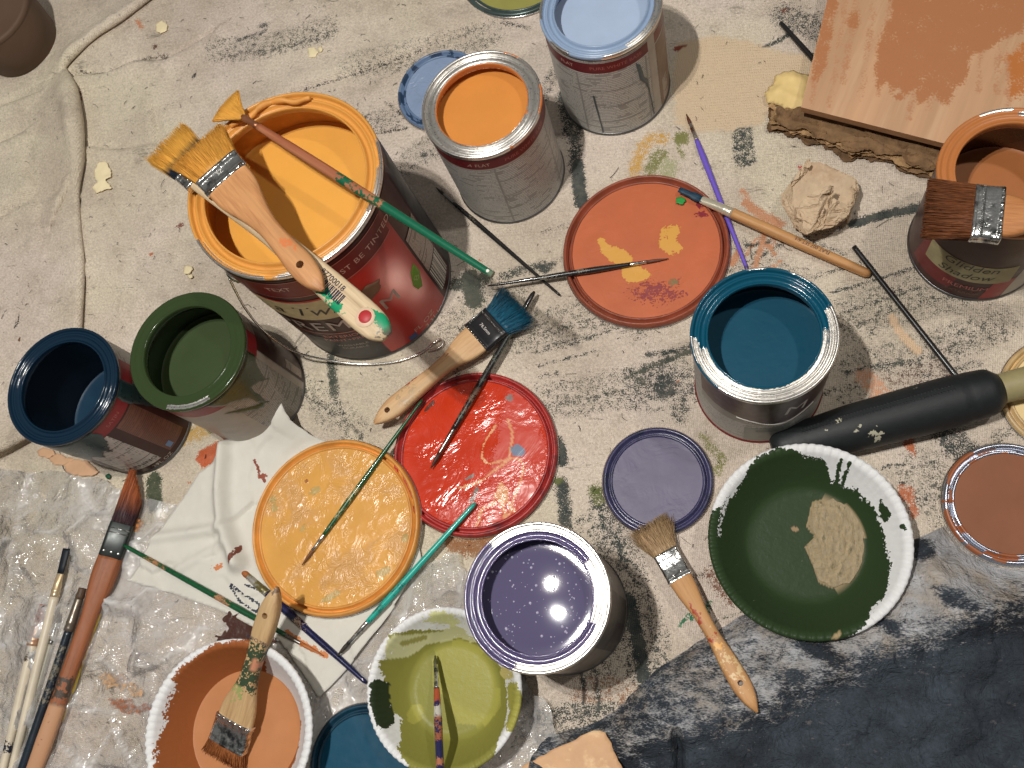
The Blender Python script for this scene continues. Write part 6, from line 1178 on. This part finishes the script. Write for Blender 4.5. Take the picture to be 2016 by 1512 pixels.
def sfab(st, V):
    c = ats(CRE, 28)[:, :2]; k = sd_poly(V, np.vstack([c, ats([(2300, 1400), (2300, 1800), (1060, 1800)], 30)[:, :2]]))
    st.add(-k + 1.5 + 14 * (fbm(V[:, 0] / 30, V[:, 1] / 18, 71) - 0.5), 30, srgb(190, 190, 192), 1.0); xx = V[:, 0]; lim = np.clip(0.08 + (xx - at(1380, 1300)[0]) / 260, -0.12, 1.0); st.cov = np.minimum(st.cov, lim)
    for x, y, a, b_ in ((1700, 1180, 16, 9), (1620, 1285, 22, 8), (1560, 1330, 12, 6), (1740, 1230, 12, 6), (1810, 1075, 12, 10), (1880, 1180, 14, 6)): s_ = sd_ell(V, at(x, y, 25), a, b_, -0.4); st.cov = np.where(s_ > -2, np.minimum(st.cov, -s_ / 8 + 0.02), st.cov)
t = NT('painted_denim'); b = t.b
c = t.mix(t.ramp(t.noise(26, 5), 0.35, 0.7), srgb(26, 33, 42), srgb(62, 73, 84)); c = t.mix(t.ramp(t.noise(420, 2), 0.3, 0.7), t.mix(1.0, c, (0.7, 0.7, 0.7, 1), 'MULTIPLY'), c)
c = t.mix(t.math('MULTIPLY', t.ramp(t.noise(90, 4, t.mapping((1, 2.5, 1), (0, 0, -0.5)), 0.7), 0.64, 0.72), 0.5), c, srgb(120, 112, 106))
nn = t.math('ADD', t.math('MULTIPLY', t.noise(700, 2, t.mapping((0.6, 1.6, 1), (0, 0, -0.5))), 0.4), t.math('MULTIPLY', t.noise(95, 5, t.mapping((0.7, 1.4, 1), (0, 0, -0.5)), 0.7), 0.6)); mk = t.ramp(t.math('ADD', t.attr('cov'), t.math('MULTIPLY', t.math('SUBTRACT', nn, 0.5), 5.2)), -0.25, 0.45)
c = t.mix(t.math('MULTIPLY', mk, t.ramp(t.noise(55, 5, t.mapping((0.7, 1.6, 1), (0, 0, -0.5)), 0.7), 0.3, 0.7, 0.55, 0.95)), c, t.mix(t.ramp(t.noise(40, 4), 0.4, 0.65), t.attr('scol', 'Color'), srgb(176, 164, 150))); t.put(b.inputs['Base Color'], c); b.inputs['Roughness'].default_value = 0.8
t.l(t.bump(t.noise(520, 3, t.mapping((0.5, 1.8, 1), (0, 0, -0.5))), 0.8, 0.0009, t.bump(t.noise(60, 5, None, 0.65, 0.6), 1.0, 0.008)), b.inputs['Normal'])
crumple_sheet('painted_fabric', 'dark navy fabric with whitened folded edge, lower right corner', 'fabric', EDGE + [(2300, 1300), (2300, 1760), (1000, 1760), (1040, 1560), (1060, 1480)], 0, 2.2, hfab, t.m, 0.8, 12, 0, stains=sfab)

# brown round tub, out of the way in the top left corner
def tub():
    c = at(-28, 22, 60); t = empty('brown_tub', 'smooth dark brown round tub in the top left corner', 'tub', (c[0], c[1], 0)); m_ = mat('brown_tub', srgb(92, 70, 54), 0.7, var=0.1, vscale=20)
    V, F = lathe([(0.5, 0), (44, 0), (47, 2), (52, 40), (53.5, 58), (53.5, 60), (52.5, 61.5)], 96); mesh('body', V, F, m_, t)
    V, F = lathe([(54, 57), (54.6, 59), (54, 62), (52, 63), (50, 62.6), (30, 62), (0.5, 61.8)], 96); F.append(tuple(range(6 * 96, 7 * 96))); mesh('lid', V, F, m_, t)
tub()

# hairs and lint on the cloth
def lint():
    parts = []; r = np.random.default_rng(99)
    xs = r.uniform(-900, 320, 1500); ys = r.uniform(-150, 790, 1500)
    for x, y in zip(xs, ys):
        L = r.uniform(1.5, 6) if r.random() < 0.9 else r.uniform(6, 16); a = r.uniform(0, math.pi); k = r.normal(0, 0.5)
        pts = np.array([[x + L * (q - 0.5) * math.cos(a + k * q), y + L * (q - 0.5) * math.sin(a + k * q), 1.6 + 0.5 * math.sin(q * 3)] for q in (0, 0.33, 0.66, 1)]); parts.append(tube(pts, r.uniform(0.12, 0.32), 3, False))
    V, F = join(parts); o = mesh('lint', V, F, mat('lint', srgb(56, 50, 44), 0.8, var=0.4), None, False); tag(o, 'dark hairs and lint scattered over the drop cloth', 'lint', kind='stuff')
lint()
